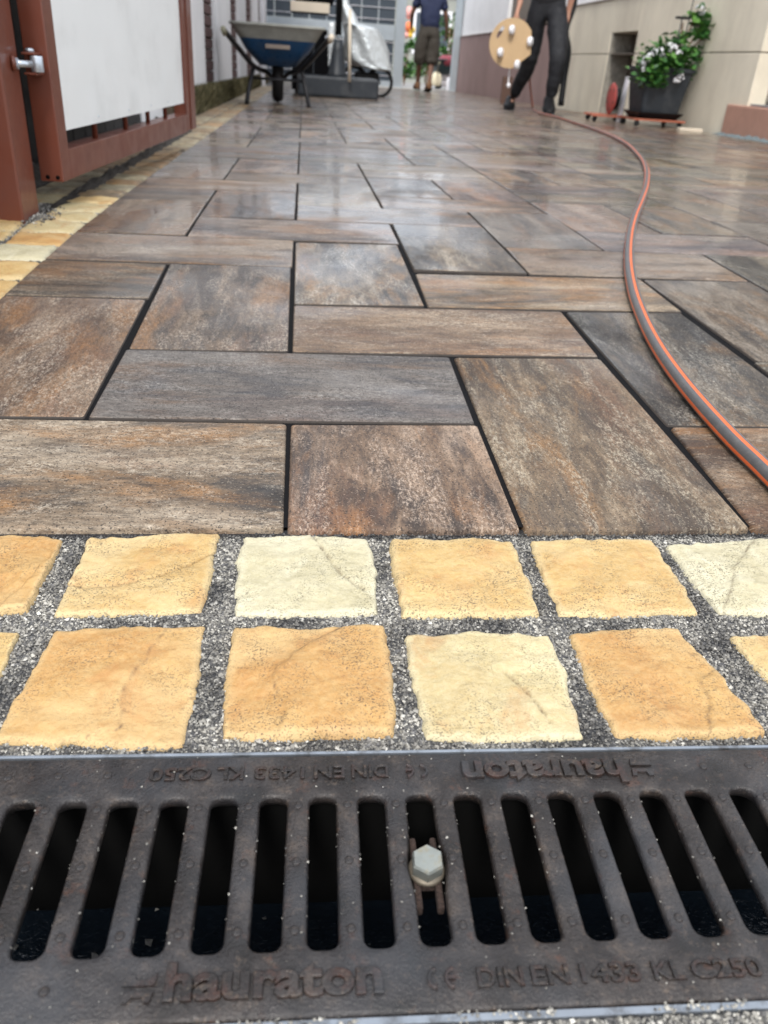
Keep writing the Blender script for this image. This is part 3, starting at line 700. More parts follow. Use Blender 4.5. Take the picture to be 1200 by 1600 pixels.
def grate_mesh():
    mb = MB(); T = .020; nslot = 19; CL = .0455
    for k in range(-9, 10):
        cx = k*PT; bul = .0021 if k == 0 else 0
        rings = []
        o0 = slot_outline(HW, HL, .0047, 6, bul)
        nn = len(o0)
        for off, z in ((.0036, -.0105), (.0012, -.0065), (0.0, -.0038), (.0002, -.0020), (.0007, -.0008), (.0016, 0.0)):
            ring = []
            for idx, (x, y) in enumerate(o0):
                hx = HW-.0047; hy = HL-.0047; qx = max(-hx, min(hx, x)); qy = max(-hy, min(hy, y)); dx, dy = x-qx, y-qy; L = math.hypot(dx, dy) or 1
                ring.append((cx+x+dx/L*off, y+dy/L*off, z))
            rings.append(ring)
        cell = []
        for (x, y) in o0:
            hx = HW-.0047; hy = HL-.0047; qx = max(-hx, min(hx, x)); qy = max(-hy, min(hy, y)); dx, dy = x-qx, y-qy
            tx = (PT/2-abs(qx))/abs(dx) if abs(dx) > 1e-7 else 1e9; ty = (CL-abs(qy))/abs(dy) if abs(dy) > 1e-7 else 1e9; t = min(tx, ty)
            cell.append((cx+qx+dx*t, qy+dy*t, 0.0))
        rings.append(cell); vs = [v for r in rings for v in r]; fs = []
        for a in range(len(rings)-1):
            for i in range(nn): j = (i+1) % nn; fs.append((a*nn+i, (a+1)*nn+i, (a+1)*nn+j, a*nn+j))
        mb.add(vs, [f[::-1] for f in fs], True)
        # fill the cell's corners
        for sx in (-1, 1):
            for sy in (-1, 1):
                x0, y0 = cx+sx*PT/2, sy*CL
                best = [c for c in cell if (c[0]-cx)*sx > 0 and c[1]*sy > 0]
                a = min(best, key=lambda c: (abs(c[0]-x0) > 1e-6, abs(c[1]-y0))); b = min(best, key=lambda c: (abs(c[1]-y0) > 1e-6, abs(c[0]-x0)))
                tri = [a, (x0, y0, 0), b]
                if sx*sy < 0: tri = tri[::-1]
                mb.add(tri, [(0, 1, 2)])
    H = 9.5*PT
    # flat side flanges with rounded arris
    for s in (-1, 1):
        prof = [(CL, 0.0), (EDGE-.0020, 0.0), (EDGE-.0006, -.0006), (EDGE, -.0020), (EDGE, -T)]
        n = 60; vs = []; fs = []
        for (y, z) in prof:
            for i in range(n+1): vs.append((-H+2*H*i/n, s*y, z))
        for a in range(len(prof)-1):
            for i in range(n):
                f = (a*(n+1)+i, a*(n+1)+i+1, (a+1)*(n+1)+i+1, (a+1)*(n+1)+i); fs.append(f if s < 0 else f[::-1])
        fs = [f[::-1] for f in fs]; mb.add(vs, fs, True)
    for s in (-1, 1):
        mb.box((s*H, -EDGE, -T), (s*(H+.0045), EDGE, -.0004))
    return mb.mesh('grating')
def font_mesh(txt, w, h, depth=.0006, offset=.012):
    cu = bpy.data.curves.new('t', 'FONT'); cu.body = txt; cu.size = 1; cu.extrude = .03; cu.bevel_depth = .022; cu.bevel_resolution = 1; cu.offset = offset; cu.resolution_u = 4
    o = bpy.data.objects.new('t', cu); COL.objects.link(o); dg = bpy.context.evaluated_depsgraph_get(); me = bpy.data.meshes.new_from_object(o.evaluated_get(dg))
    bpy.data.objects.remove(o); bpy.data.curves.remove(cu)
    co = np.empty(len(me.vertices)*3, np.float32); me.vertices.foreach_get('co', co); co = co.reshape(-1, 3)
    lo, hi = co.min(0), co.max(0); co = (co-[lo[0], lo[1], lo[2]])/(hi-lo)*[w, h, depth*2]; co[:, 2] -= depth; me.vertices.foreach_set('co', co.astype(np.float32).ravel()); me.update(); me.materials.clear(); me.materials.append(IRON_R)
    me.polygons.foreach_set('use_smooth', [False]*len(me.polygons)); return me
grate = thing('drain_grate', 'rusty cast iron slotted drain grate with raised lettering and a hex bolt', 'drain grate'); grate.matrix_world = DM
gm = grate_mesh(); obj('grating', gm, IRON, grate)
# studs
mb = MB()
stud_me = MB().lathe([(.0023, -.001), (.0023, .0002), (.0019, .0007), (.0011, .0010), (.0002, .0011)], 12).mesh('stud')
stud_me.materials.append(IRON)
stud_pts = []
for k in range(-9, 9):
    for v in (.0352, .0025, -.0322): stud_pts.append(((k+.5)*PT, v))
for u, v in ((-.1673, -.0550), (-.192, .0570), (-.1664, .0570), (-.218, .0565), (.165, .0565), (.192, .0565), (.219, .056), (.1673, -.055), (.192, -.057)): stud_pts.append((u, v))
for u, v in stud_pts: obj('stud', stud_me, None, grate, (u, v, 0))
# lettering: one set facing the viewer, the same set turned half round on the far side
txts = [('hauraton', -.1180, -.0255, -.0620, .0150), ('DIN', .0153, .0357, -.0607, .0085), ('EN', .0392, .0562, -.0607, .0085), ('1433', .0612, .0886, -.0607, .0085), ('KL', .0940, .1085, -.0607, .0085), ('C250', .1115, .1445, -.0607, .0085)]
def arc_strip(mb, cx, cy, r, a0, a1, wd, z0, z1, n=10):
    vs = []; fs = []
    for i in range(n+1):
        a = a0+(a1-a0)*i/n
        for rr, z in ((r-wd/2, z0), (r-wd/2*.6, z1), (r+wd/2*.6, z1), (r+wd/2, z0)): vs.append((cx+rr*math.cos(a), cy+rr*math.sin(a), z))
    for i in range(n):
        for q in range(3): fs.append((i*4+q, i*4+q+1, (i+1)*4+q+1, (i+1)*4+q))
    fs += [(0, 1, 2, 3), tuple(n*4+q for q in (3, 2, 1, 0))]; mb.add(vs, [f[::-1] for f in fs], True)
ce = MB()
for cx in (-.0030, .0045): arc_strip(ce, cx+.0012, -.0562, .0040, PI*.55, PI*1.45, .0018, -.0004, .0018)
ce.box((.0024, -.0569, -.0004), (.0058, -.0555, .0018))
logo = MB()      # the maker's mark: two bars joined by a slanting notch
def prism(mb, pts, z0, z1):
    n = len(pts); vs = [(x, y, z0) for x, y in pts]+[(x, y, z1) for x, y in pts]
    mb.add(vs, [tuple(range(n-1, -1, -1)), tuple(range(n, 2*n))]+[(i, (i+1) % n, n+(i+1) % n, n+i) for i in range(n)])
prism(logo, [(-.1345, -.0618), (-.1325, -.0618), (-.1310, -.0595), (-.1265, -.0595), (-.1255, -.0618), (-.1232, -.0618), (-.1222, -.0572), (-.1345, -.0572)], -.0004, .0014)
prism(logo, [(-.1355, -.0548), (-.1222, -.0548), (-.1215, -.0500), (-.1238, -.0500), (-.1245, -.0525), (-.1300, -.0525), (-.1310, -.0500), (-.1335, -.0500)], -.0004, .0014)
for tx, u0, u1, v0, hh in txts:
    me = font_mesh(tx, u1-u0, hh if tx != 'hauraton' else .0165, .0021 if tx == 'hauraton' else .0014, .02 if tx == 'hauraton' else .006)
    a = obj('raised_lettering', me, None, grate, (u0, v0, 0)); b = obj('raised_lettering', me, None, grate, (-u0, -v0, 0)); b.rotation_euler = (0, 0, PI)
for m_, nm in ((ce, 'raised_lettering'), (logo, 'raised_mark')):
    a = m_.build(nm, IRON_R, grate); b = obj(nm, a.data, None, grate); b.rotation_euler = (0, 0, PI)
# bolt with its lug
lug = MB()
for x0, x1 in ((-.0069, -.0036), (.0036, .0069)): lug.box((x0, -.0200, -.012), (x1, .0190, -.0062), .0012)
lug.box((-.0068, -.0070, -.013), (.0068, .0070, -.0068), .001); lug.build('lug', simple('scaly_rust', (.050, .030, .023), .9, 0, .6, 260, 1, 700, .003), grate)
wv = MB().lathe([(.0088, -.0066), (.0092, -.0054), (.0086, -.0040), (.004, -.0038)], 28); washer = wv.build('washer', WASH, grate)
hx = MB().lathe([(.0082, -.0040), (.0084, -.0030), (.0084, .0022), (.0076, .0036), (.0030, .0038)], 6, smooth=False); bolt = hx.build('bolt_head', BOLTM, washer); bolt.rotation_euler = (0, 0, math.radians(28))
for s in (-1, 1):   # the neighbouring lengths of grate, outside the photograph
    pass
# channel walls, galvanised edges, bottom
chan = thing('drain_channel', 'dark drain channel below the iron grate with thin galvanised edges', 'drain channel'); chan.matrix_world = DM
for s in (-1, 1):
    mb = MB(); mb.box((-.9, s*(EDGE+.0010), -.12), (.9, s*(EDGE+.0030), -.0006 if s > 0 else -.0016), .0005); mb.build('edge_rail', DULLSTEEL, chan)
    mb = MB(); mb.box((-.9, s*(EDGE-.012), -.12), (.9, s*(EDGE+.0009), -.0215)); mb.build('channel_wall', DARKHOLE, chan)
    mb = MB(); mb.box((-.9, s*(EDGE+.0031), -.06), (.9, s*(EDGE+.012), -.0095)); mb.build('channel_shoulder', MORTAR, chan)
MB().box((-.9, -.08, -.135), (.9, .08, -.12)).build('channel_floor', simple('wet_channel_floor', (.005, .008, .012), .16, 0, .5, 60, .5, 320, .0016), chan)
X, Y = scatter(420, -.3, .3, -.0575, .0575); k = np.random.rand(len(X)) < .12; X, Y = X[k], Y[k]
DMn = np.array(DM)
def to_world(P): return P @ DMn[:3, :3].T + DMn[:3, 3]
Pd = to_world(np.stack([X, Y, np.full(len(X), -.117)], 1)); grains('wet_grit', Pd[:, 0], Pd[:, 1], Pd[:, 2], np.random.uniform(.001, .003, len(X)), GRIT, None)
bpy.data.objects['wet_grit'].parent = chan; bpy.data.objects['wet_grit'].matrix_parent_inverse = DM.inverted()
# grit resting on the iron
X, Y = scatter(900, -.24, .24, -.0685, .0685)
kx = np.abs((X/PT)-np.round(X/PT))*PT; k = ~((kx < .0085) & (np.abs(Y) < .043)); den = np.clip(mn_d := (np.sin(X*61+1)*np.cos(Y*83+X*40)*.5+.5), 0, 1) > np.random.rand(len(X))*1.6
k &= den; X, Y = X[k], Y[k]; Pd = to_world(np.stack([X, Y, np.full(len(X), .0002)], 1))
go = grains('grit', Pd[:, 0], Pd[:, 1], Pd[:, 2], np.random.uniform(.00022, .00072, len(X))*np.random.choice([1, 1, 1, 1.7], len(X)), GRIT); go.parent = grate; go.matrix_parent_inverse = DM.inverted()
# grit clinging in the slots' rims
uu = np.random.randint(-8, 9, 260)*PT + np.random.choice([-1, 1], 260)*(HW+.0004); vv = np.random.uniform(-.036, .039, 260); Pd = to_world(np.stack([uu, vv, np.random.uniform(-.004, -.0004, 260)], 1))
go = grains('rim_grit', Pd[:, 0], Pd[:, 1], Pd[:, 2], np.random.uniform(.0002, .0008, 260), GRIT); go.parent = grate; go.matrix_parent_inverse = DM.inverted()
X, Y = scatter(900, -.24, .30, -.0725, -.0690); Pd = to_world(np.stack([X, Y, np.random.uniform(-.003, -.0004, len(X))], 1))
k = np.random.rand(len(X)) < (.35+.5*np.sin(X*70)); go = grains('edge_grit', Pd[k, 0], Pd[k, 1], Pd[k, 2], np.random.uniform(.0005, .0014, int(k.sum())), GRIT); go.parent = chan; go.matrix_parent_inverse = DM.inverted()

# ------------------------------------------------------------------ hose
HR = .0094
hp = [(1420, 1010), (1320, 880), (1255, 798), (1200, 740), (1150, 692), (1100, 638), (1062, 592), (1030, 546), (1006, 500), (990, 455), (983, 410), (985, 370), (992, 340), (1002, 315), (1010, 290), (1010, 265), (1000, 245), (976, 223), (940, 206), (905, 194), (870, 183), (845, 177), (833, 171)]
pts = [gz(G(x, y, HR), HR) for x, y in hp]
Yh = pts[-1].y; base = pts[-1]
pts += [Vector((base.x-.02, Yh-.02, float(zg(base.x, Yh))+.05)), atY(828, 130, Yh-.04), atY(828, 100, Yh-.06), atY(828, 75, Yh-.06), atY(822, 45, Yh+.02), atY(818, 30, Yh+.06)]
path = catmull(pts, 10); n = 20; V = []; F = []; UVc = []
up = Vector((0, 0, 1)); lens = 0
for k, p in enumerate(path):
    t = (path[min(k+1, len(path)-1)]-path[max(k-1, 0)]).normalized(); sd = t.cross(up).normalized(); up = sd.cross(t).normalized()
    if k: lens += (p-path[k-1]).length
    for i in range(n+1): a = 2*PI*i/n; V.append(p+sd*math.cos(a)*HR+up*math.sin(a)*HR); UVc.append((lens, i/n))
for k in range(len(path)-1):
    for i in range(n): F.append((k*(n+1)+i, k*(n+1)+i+1, (k+1)*(n+1)+i+1, (k+1)*(n+1)+i))
hm = bpy.data.meshes.new('garden_hose'); hm.from_pydata(V, [], F); hm.polygons.foreach_set('use_smooth', [True]*len(F)); ul = hm.uv_layers.new(name='UVMap')
for p in hm.polygons:
    for li, vi in zip(p.loop_indices, p.vertices): ul.data[li].uv = UVc[vi]
tag(obj('garden_hose', hm, HOSE), 'grey garden hose with orange stripes curving across the wet slabs', 'garden hose')

# ------------------------------------------------------------------ gate post and leaf
post = thing('gate_post', 'square oxide red steel gate post at the left, rising from the setts', 'gate post', (-.579, 1.702, 0))
zb = float(zg(-.58, 1.7))
MB().box((-.052, -.052, zb-.05), (.052, .052, 1.35), .004).build('shaft', RED, post)
MB().box((-.054, -.054, 1.35), (.054, .054, 1.358), .002).build('cap', RED, post)
hz = .237
hg = MB(); hg.cyl((.050, .012, hz), (.056, .015, hz), .013, 18); hg.build('weld_boss', RED, post)
pn = MB(); pn.lathe([(.0095, 0), (.0095, .006), (.004, .0062)], 6, Matrix.Translation((.0565, .0152, hz)) @ Matrix.Rotation(PI/2, 4, 'Y'), False); pn.build('hinge_nut', STEEL, post)
st = MB(); st.cyl((.060, .016, hz), (.078, .040, hz), .0060, 14); st.build('threaded_stud', STEEL, post)
br = MB(); br.lathe([(.0108, hz-.0135), (.0112, hz-.0125), (.0112, hz+.0125), (.0108, hz+.0135)], 20, Matrix.Translation((.080, .0705, 0))); br.build('hinge_barrel', STEEL, post)
A0 = atY(100, 285, 1.80); d = ray(303, 203); t = (A0.z-CAMH)/d.z; B0 = Vector((d.x*t, d.y*t, A0.z)); LL = Vector((B0.x-A0.x, B0.y-A0.y, 0)); Lg = LL.length
gate = thing('gate_leaf', 'open red steel gate leaf with a white sheet panel, hinged on the post', 'gate', (A0.x, A0.y, A0.z), math.atan2(LL.y, LL.x))
# local: x along the leaf, y>0 is to the left (outer side), z up from the leaf's bottom
TH = .046
def ghol(name, a, b, mat=RED, bev=.0025): return MB().box(a, b, bev).build(name, mat, gate)
ghol('hinge_stile', (0, 0, 0), (.054, TH, 1.30)); ghol('end_stile', (1.334, .001, .003), (1.392, TH-.001, 1.30)); ghol('slam_plate', (1.392, -.004, .005), (1.470, .004, 1.295), RED, .001)
ghol('bottom_rail', (.0545, .0006, 0), (1.3335, TH-.0006, .057)); ghol('top_rail', (.0545, .0006, 1.245), (1.3335, TH-.0006, 1.30))
ghol('panel', (.0550, .010, .0900), (1.3330, .013, 1.2440), WHITEP, .0004)
for s in (.19, .319, .458, .595, .725, .848, .968, 1.082, 1.20):
    if s in (.319, .595, .848, 1.082): pass
for s in (.319, .595, .848, 1.082):
    MB().cyl((s, .022, .056), (s, .022, 1.246), .0065, 12).build('bar', RED, gate)
    MB().lathe([(.0026, 0), (.0024, .0012), (.001, .0016)], 10, Matrix.Translation((s, .010, .104)) @ Matrix.Rotation(PI/2, 4, 'X')).build('screw', STEEL, gate)
for yy in (.011, .031):
    MB().lathe([(.0042, 0), (.0042, .0006)], 14, Matrix.Translation((-.0003, yy, .0085)) @ Matrix.Rotation(-PI/2, 4, 'Y')).build('bolt_hole', DARKHOLE, gate)
for dz in (-.019, .0145):
    MB().box((-.040, .012, hz-A0.z+dz), (.001, .036, hz-A0.z+dz+.0045), .0015).build('hinge_lug', RED, gate)
MB().lathe([(.0085, hz-A0.z+.019), (.0075, hz-A0.z+.0245), (.003, hz-A0.z+.026)], 14, Matrix.Translation((-.027, .024, 0))).build('hinge_pin', STEEL, gate)
# damp earth and crumbs heaped under the leaf and round the post
def heap(name, label, x0, x1, y0, y1, h, mat, seed=0, n=30, cat='heap'):
    xs = np.linspace(x0, x1, n); ys = np.linspace(y0, y1, n*2); V = []
    for y in ys:
        for x in xs:
            u = (x-x0)/(x1-x0)*2-1; v = (y-y0)/(y1-y0)*2-1; m_ = max(0, 1-abs(u)**2.5)*max(0, 1-abs(v)**6); q = Vector((x*22+seed, y*22, seed))
            V.append((x, y, float(zg(x, y))-.012+m_*h*(.75+.6*mn.noise(q)+.35*mn.noise(q*3)+.2*mn.noise(q*9))))
    T = [(j*n+i, j*n+i+1, (j+1)*n+i+1, (j+1)*n+i) for j in range(2*n-1) for i in range(n-1)]
    o = obj(name, fast_mesh(name, V, T, False), mat); o['kind'] = 'stuff'; return tag(o, label, cat)
heap('earth', 'black damp earth spilled between the setts under the gate', -.545, -.490, 1.70, 4.3, .022, EARTH, 3)
heap('earth', 'dark earth bank behind the open gate leaf', -.76, -.628, 1.2, 4.9, .05, EARTH, 5)
X, Y = scatter(1100, -.545, -.47, 1.60, 1.84); k = np.random.rand(len(X)) < np.exp(-((X+.510)/.02)**2-((Y-1.69)/.06)**2); X, Y = X[k], Y[k]
tag(grains('gravel', X, Y, zg(X, Y)-.001+np.random.uniform(-.003, .003, len(X)), np.random.uniform(.0015, .0034, len(X)), GRAIN), 'dark gravel crumbs round the foot of the red post', 'gravel')

bw = thing('added_board_screen', 'added dark board fence behind the open gate leaf', 'screen', (-.735, .7, 0))  # boards added to cut light from the left, darkening the gap under the gate
BOARDM = simple('dark_screen_board', (.030, .028, .027), .8, 0, .3, 12)
for k in range(23): MB().box((0, k*.152, -.1), (.022, k*.152+.146, 1.25+.004*(k % 3)), .002).build('board', BOARDM, bw)
for z in (.15, 1.0): MB().box((-.04, 0, z), (-.001, 3.49, z+.07), .002).build('rail', BOARDM, bw)
# ------------------------------------------------------------------ left building: white pilasters, brick between, mossy foot
lb = thing('house_wall', 'white pilasters with narrow strips of dark brick along the left side', 'wall', (-.74, 4.4, 0))
zl = lambda y: float(zg(-.7, y))
strips = [(4.0, 6.72, 'w'), (6.72, 7.62, 'b'), (7.62, 9.15, 'w'), (9.15, 10.25, 'b'), (10.25, 11.55, 'w'), (11.55, 13.1, 'b'), (13.1, 14.6, 'w'), (14.6, 15.6, 'b'), (15.6, 17.8, 'w')]
bk = {}
for y0, y1, kd in strips:
    if kd == 'w': MB().box((-.12, y0-4.4, -.3), (.035, y1-4.4, 3.6), .006).build('pilaster', WALLW, lb)
    else:
        MB().box((-.12, y0-4.4, -.3), (-.018, y1-4.4, 3.6)).build('grout', GROUT, lb)
        nb = 1; zz = zl(y0)+.06; row = 0
        while zz < (1.35 if y0 < 12 else .9):
            wd = (y1-y0)/2; spans = [(0, 1.3), (1.3, 2)] if row % 2 else [(0, .7), (.7, 2)]
            for a, b in spans:
                key = (round(wd, 2), a, b)
                if key not in bk:
                    m0 = MB().box((-.03, a*wd+.006, 0), (.004, b*wd-.006, .064), .003).mesh('brick'); m0.materials.append(BRICKM); bk[key] = m0
                o = obj('brick', bk[key], None, lb, (random.uniform(-.002, .002), y0-4.4, zz))
            zz += .076; row += 1
        m1 = MB()
        while zz < 3.6:
            m1.box((-.03, .006, zz), (.004, y1-y0-.006, zz+.064)); zz += .076
        o = m1.build('brick', BRICKM, lb, (0, y0-4.4, 0)); o['kind'] = 'stuff'
MB().box((-.35, -.4, 3.6), (.10, 13.4, 3.68), .01).build('eaves', WALLW, lb)
kerb = MB(); ys = np.linspace(4.6, 17.5, 60)
for a, b in zip(ys[:-1], ys[1:]): kerb.box((-.70, a, zl(a)-.1), (-.655, b, zl(a)+.10+.012*mn.noise(Vector((a*3, 0, 0)))), 0)
tag(kerb.build('stone_kerb', KERBM), 'dark mossy kerb at the foot of the white pilasters', 'kerb')
def blades(name, label, fn, n, mat, cat, hr=(.03, .07), w=.004, lean=.03):
    P = np.array([fn() for _ in range(n)]); h = np.random.uniform(*hr, n); a = np.random.uniform(0, 2*PI, n)
    dx, dy = np.cos(a)*w, np.sin(a)*w; lx, ly = np.random.normal(0, lean, n), np.random.normal(0, lean, n)
    V = np.stack([np.stack([P[:, 0]-dx, P[:, 1]-dy, P[:, 2]], 1), np.stack([P[:, 0]+dx, P[:, 1]+dy, P[:, 2]], 1), np.stack([P[:, 0]+lx, P[:, 1]+ly, P[:, 2]+h], 1)], 1).reshape(-1, 3)
    o = obj(name, fast_mesh(name, V, np.arange(3*n).reshape(-1, 3)), mat); o['kind'] = 'stuff'; return tag(o, label, cat)
def f1():
    y = random.uniform(4.6, 16)**1.0; side_ = random.random()
    return (-.652+random.uniform(0, .02), y, zl(y)+random.uniform(-.01, .10)) if side_ < .6 else (random.uniform(-.70, -.65), y, zl(y)+.09)
blades('grass', 'dry mossy grass along the foot of the white pilasters', f1, 26000, MOSS, 'grass', (.02, .065), .005, .016)

# ------------------------------------------------------------------ right building
rb = thing('building', 'house side on the right: beige plaster plinth, pink far plinth, white wall above', 'building', (3.05, 8, 0))
def rbox(name, x0, x1, y0, y1, z0, z1, mat, bev=.004): return MB().box((x0-3.05, y0-8, z0), (x1-3.05, y1-8, z1), bev).build(name, mat, rb)
zn = .50
# beige plinth built of plaster panels with a recessed joint at mid height and an opening
rbox('plinth_panel', 3.05, 3.40, 9.03, 11.1, -.2, zn-.004, BEIGE); rbox('plinth_panel', 3.05, 3.40, 9.03, 11.1, zn+.004, .972, BEIGE)
rbox('plinth_panel', 3.05, 3.40, 5.93, 8.30, -.2, zn-.004, BEIGE); rbox('plinth_panel', 3.05, 3.40, 5.93, 8.30, zn+.004, .972, BEIGE)
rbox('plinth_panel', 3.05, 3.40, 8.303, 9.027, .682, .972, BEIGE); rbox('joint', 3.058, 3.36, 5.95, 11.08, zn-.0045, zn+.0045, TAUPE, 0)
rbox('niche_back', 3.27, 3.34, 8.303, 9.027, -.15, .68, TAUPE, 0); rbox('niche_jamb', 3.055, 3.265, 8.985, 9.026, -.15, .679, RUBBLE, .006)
rbox('ledge', 3.035, 3.10, 5.93, 11.1, .973, .985, GROUT, .003); rbox('upper_wall', 3.07, 3.40, 5.93, 11.1, .986, 5.6, WALLW)
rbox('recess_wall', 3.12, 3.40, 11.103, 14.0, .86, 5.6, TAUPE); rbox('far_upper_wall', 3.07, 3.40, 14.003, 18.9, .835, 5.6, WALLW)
rbox('pink_plinth', 3.055, 3.395, 11.103, 18.9, -.25, .822, PINK); rbox('far_ledge', 3.04, 3.1, 14.0, 18.9, .8225, .834, GROUT, .002)
rbox('jamb', 3.17, 3.60, 4.6, 5.925, .2, 5.6, RUBBLE, .01); rbox('roof_edge', 2.85, 3.60, 4.6, 18.9, 5.61, 5.75, WALLW, .02)
tag(MB().box((3.03, 4.9, -.08), (3.62, 6.19, .178), .012).build('stone_step', PINK2), 'rose sandstone step block at the right edge beside the plaster wall', 'stone block')
tag(MB().box((3.07, 4.9, .1785), (3.62, 6.12, .192), .004).build('sill', simple('grey_sill', (.22, .22, .23), .6)), 'thin grey sill lying on the rose sandstone step', 'sill')
heap('sand', 'blue grey sand banked against the rose sandstone step', 2.93, 3.12, 4.7, 6.35, .03, simple('blue_grey_sand', (.14, .175, .185), .9, 0, .2, 30, .8, 200), 8)
tag(MB().box((-.09, -.03, 0), (.09, .03, .02), .003).build('offcut', CREAM, None, gz((2.90, 6.42), .0)), 'small pale wood offcut on the slabs beside the planter wall', 'offcut')
tag(MB().box((-.008, -.035, 0), (.008, .035, .34), .002, Matrix.Rotation(.05, 4, 'Y')).build('white_board', WPLAST, None, gz((2.66, 7.32), .0)), 'narrow white board standing upright left of the planter', 'board')

# ------------------------------------------------------------------ planter, dollies, reel
px_, py_ = 2.79, 6.93; pz = float(zg(px_, py_))
def caster(parent, x, y, top, r=.022, mat=RUBBER):
    c = MB(); c.lathe([(r*.7, -r*.38), (r, -r*.3), (r, r*.3), (r*.7, r*.38)], 16, Matrix.Translation((x, y, r)) @ Matrix.Rotation(PI/2, 4, 'X') @ Matrix.Rotation(random.uniform(-.6, .6), 4, 'Y')); w = c.build('caster', mat, parent)
    return w
def dolly(label, x, y, w, dd, top=.056, group='plant dollies', rz=0.0):
    t = thing('plant_dolly', label, 'plant dolly', (x, y, float(zg(x, y))), rz, group); f = MB()
    for yy in (-dd/2, dd/2-.03): MB().box((-w/2, yy, top-.014), (w/2, yy+.03, top), .002).build('slat', ORANGEP, t)
    for xx in (-w/2+.02, 0-.015, w/2-.05): MB().box((xx, -dd/2+.031, top-.016), (xx+.03, dd/2-.031, top-.003), .002).build('crossbar', ORANGEP, t)
    for sx in (-1, 1):
        for sy in (-1, 1): caster(t, sx*(w/2-.035), sy*(dd/2-.025), top)
    return t
dolly('rusty orange dolly on black casters carrying the dark planter', px_, py_, .42, .36)
dolly('rusty orange dolly on black casters left of the planter, under the reel', 2.545, 7.32, .31, .34, rz=-.12)
pot = thing('planter', 'tall dark grey square flower pot on the rusty dolly against the wall', 'planter', (px_, py_, pz+.0565))
def frust(mb, w0, w1, z0, z1, r=.03, n=5, flip=False):
    vs = []
    for w, z in ((w0, z0), (w1, z1)):
        for cx, cy, a0 in ((1, 1, 0), (-1, 1, PI/2), (-1, -1, PI), (1, -1, 1.5*PI)):
            for k in range(n): a = a0+PI/2*k/(n-1); vs.append((cx*(w-r)+r*math.cos(a), cy*(w-r)+r*math.sin(a), z))
    N = 4*n; fs = [(i, (i+1) % N, N+(i+1) % N, N+i) for i in range(N)]
    if flip: fs = [f[::-1] for f in fs]
    mb.add(vs, fs, True); return N
b = MB(); frust(b, .150, .192, .022, .335); frust(b, .206, .206, .330, .356); frust(b, .192, .206, .3301, .330); frust(b, .206, .186, .356, .3565); frust(b, .18, .186, .29, .356, flip=True); b.build('pot', DGREY, pot)
b = MB(); frust(b, .150, .190, 0, .045); frust(b, .190, .182, .045, .046); frust(b, .15, .182, .016, .045, flip=True); N = 20; b.add([(x*.16, y*.16, .001) for x, y in ((-1, -1), (1, -1), (1, 1), (-1, 1))], [(3, 2, 1, 0)]); b.add([(x*.17, y*.17, .017) for x, y in ((-1, -1), (1, -1), (1, 1), (-1, 1))], [(0, 1, 2, 3)]); b.build('saucer', BPLAST, pot)
MB().add([(x*.178, y*.178, .315) for x, y in ((-1, -1), (1, -1), (1, 1), (-1, 1))], [(0, 1, 2, 3)]).build('soil', SOIL, pot)
zt = pz+.0565+.318
plant = thing('geranium', 'white flowering leafy plant trailing over the rim of the dark planter', 'plant', (px_, py_, zt))
def leaves(name, centers, n, size, mat, parent, cup=.3):
    V = []; F = []
    for _ in range(n):
        c, s = random.choice(centers); p = Vector(c)+Vector((random.gauss(0, s), random.gauss(0, s), random.gauss(0, s*.8)))
        L = size*random.uniform(.6, 1.2); q = Matrix.Rotation(random.uniform(0, 2*PI), 3, 'Z') @ Matrix.Rotation(random.uniform(-.9, .9), 3, 'X') @ Matrix.Rotation(random.uniform(-.6, .6), 3, 'Y')
        sh = [(0, 0, 0), (.35, -.35, .08), (.75, -.42, .03), (1.0, 0, -.08), (.75, .42, .03), (.35, .35, .08), (.5, 0, -.04)]
        b0 = len(V); V += [p+q @ Vector((x*L, y*L, z*L)) for x, y, z in sh]; F += [(b0+6, b0+i, b0+(i+1) % 6) for i in range(6)]
    me = bpy.data.meshes.new(name); me.from_pydata([tuple(v) for v in V], [], F); return obj(name, me, mat, parent)
cen = [((-.10, -.14, .06), .055), ((-.17, -.16, .00), .05), ((-.16, -.16, .03), .04), ((-.02, -.12, .09), .06), ((.08, -.08, .10), .055), ((.0, -.17, .03), .05), ((-.12, -.10, .12), .04), ((.12, -.12, .05), .05), ((-.11, -.20, -.05), .03), ((-.10, -.18, .02), .035)]
fo_ = leaves('foliage', cen+[((-.06, -.10, .14), .06), ((.05, -.10, .12), .06), ((-.16, -.14, .06), .05)], 900, .052, LEAF, plant); fo_['kind'] = 'stuff'
def blossom(parent, x, y, z, r=.03):
    m0 = MB()
    for k in range(11):
        a = random.uniform(0, 2*PI); b_ = random.uniform(-.3, 1.2); c = Vector((math.cos(a)*math.cos(b_), math.sin(a)*math.cos(b_), math.sin(b_)))*r; M = Matrix.Translation(Vector((x, y, z))+c) @ c.to_track_quat('Z', 'Y').to_matrix().to_4x4()
        m0.lathe([(.001, 0), (r*.45, .004), (r*.5, .006)], 6, M)
    m0.build('blossom', PETAL, parent)
for x, y, z in ((-.19, -.2, .10), (-.12, -.2, .14), (-.05, -.19, .17), (-.235, -.2, .045), (-.14, -.16, .13), (-.215, -.2, .075), (.05, -.22, -.045), (.075, -.22, -.02), (-.22, -.2, .01), (-.02, -.2, .16), (.03, -.2, .13), (-.1, -.21, .10)): blossom(plant, x, y, z, .022 if z < .16 else .027)
tall = thing('shrub', 'taller leggy shrub with brown stems behind the white flowers in the planter', 'plant', (px_+.10, py_-.02, zt)); m0 = MB()
for tx, ty, tz in ((.12, -.08, .34), (.06, -.05, .42), (-.03, -.04, .34), (.15, -.06, .26), (.04, -.08, .2)): m0.tube(catmull([(0, 0, 0), (tx*.3, ty*.6, tz*.5), (tx, ty, tz)], 5), .006, 6, True)
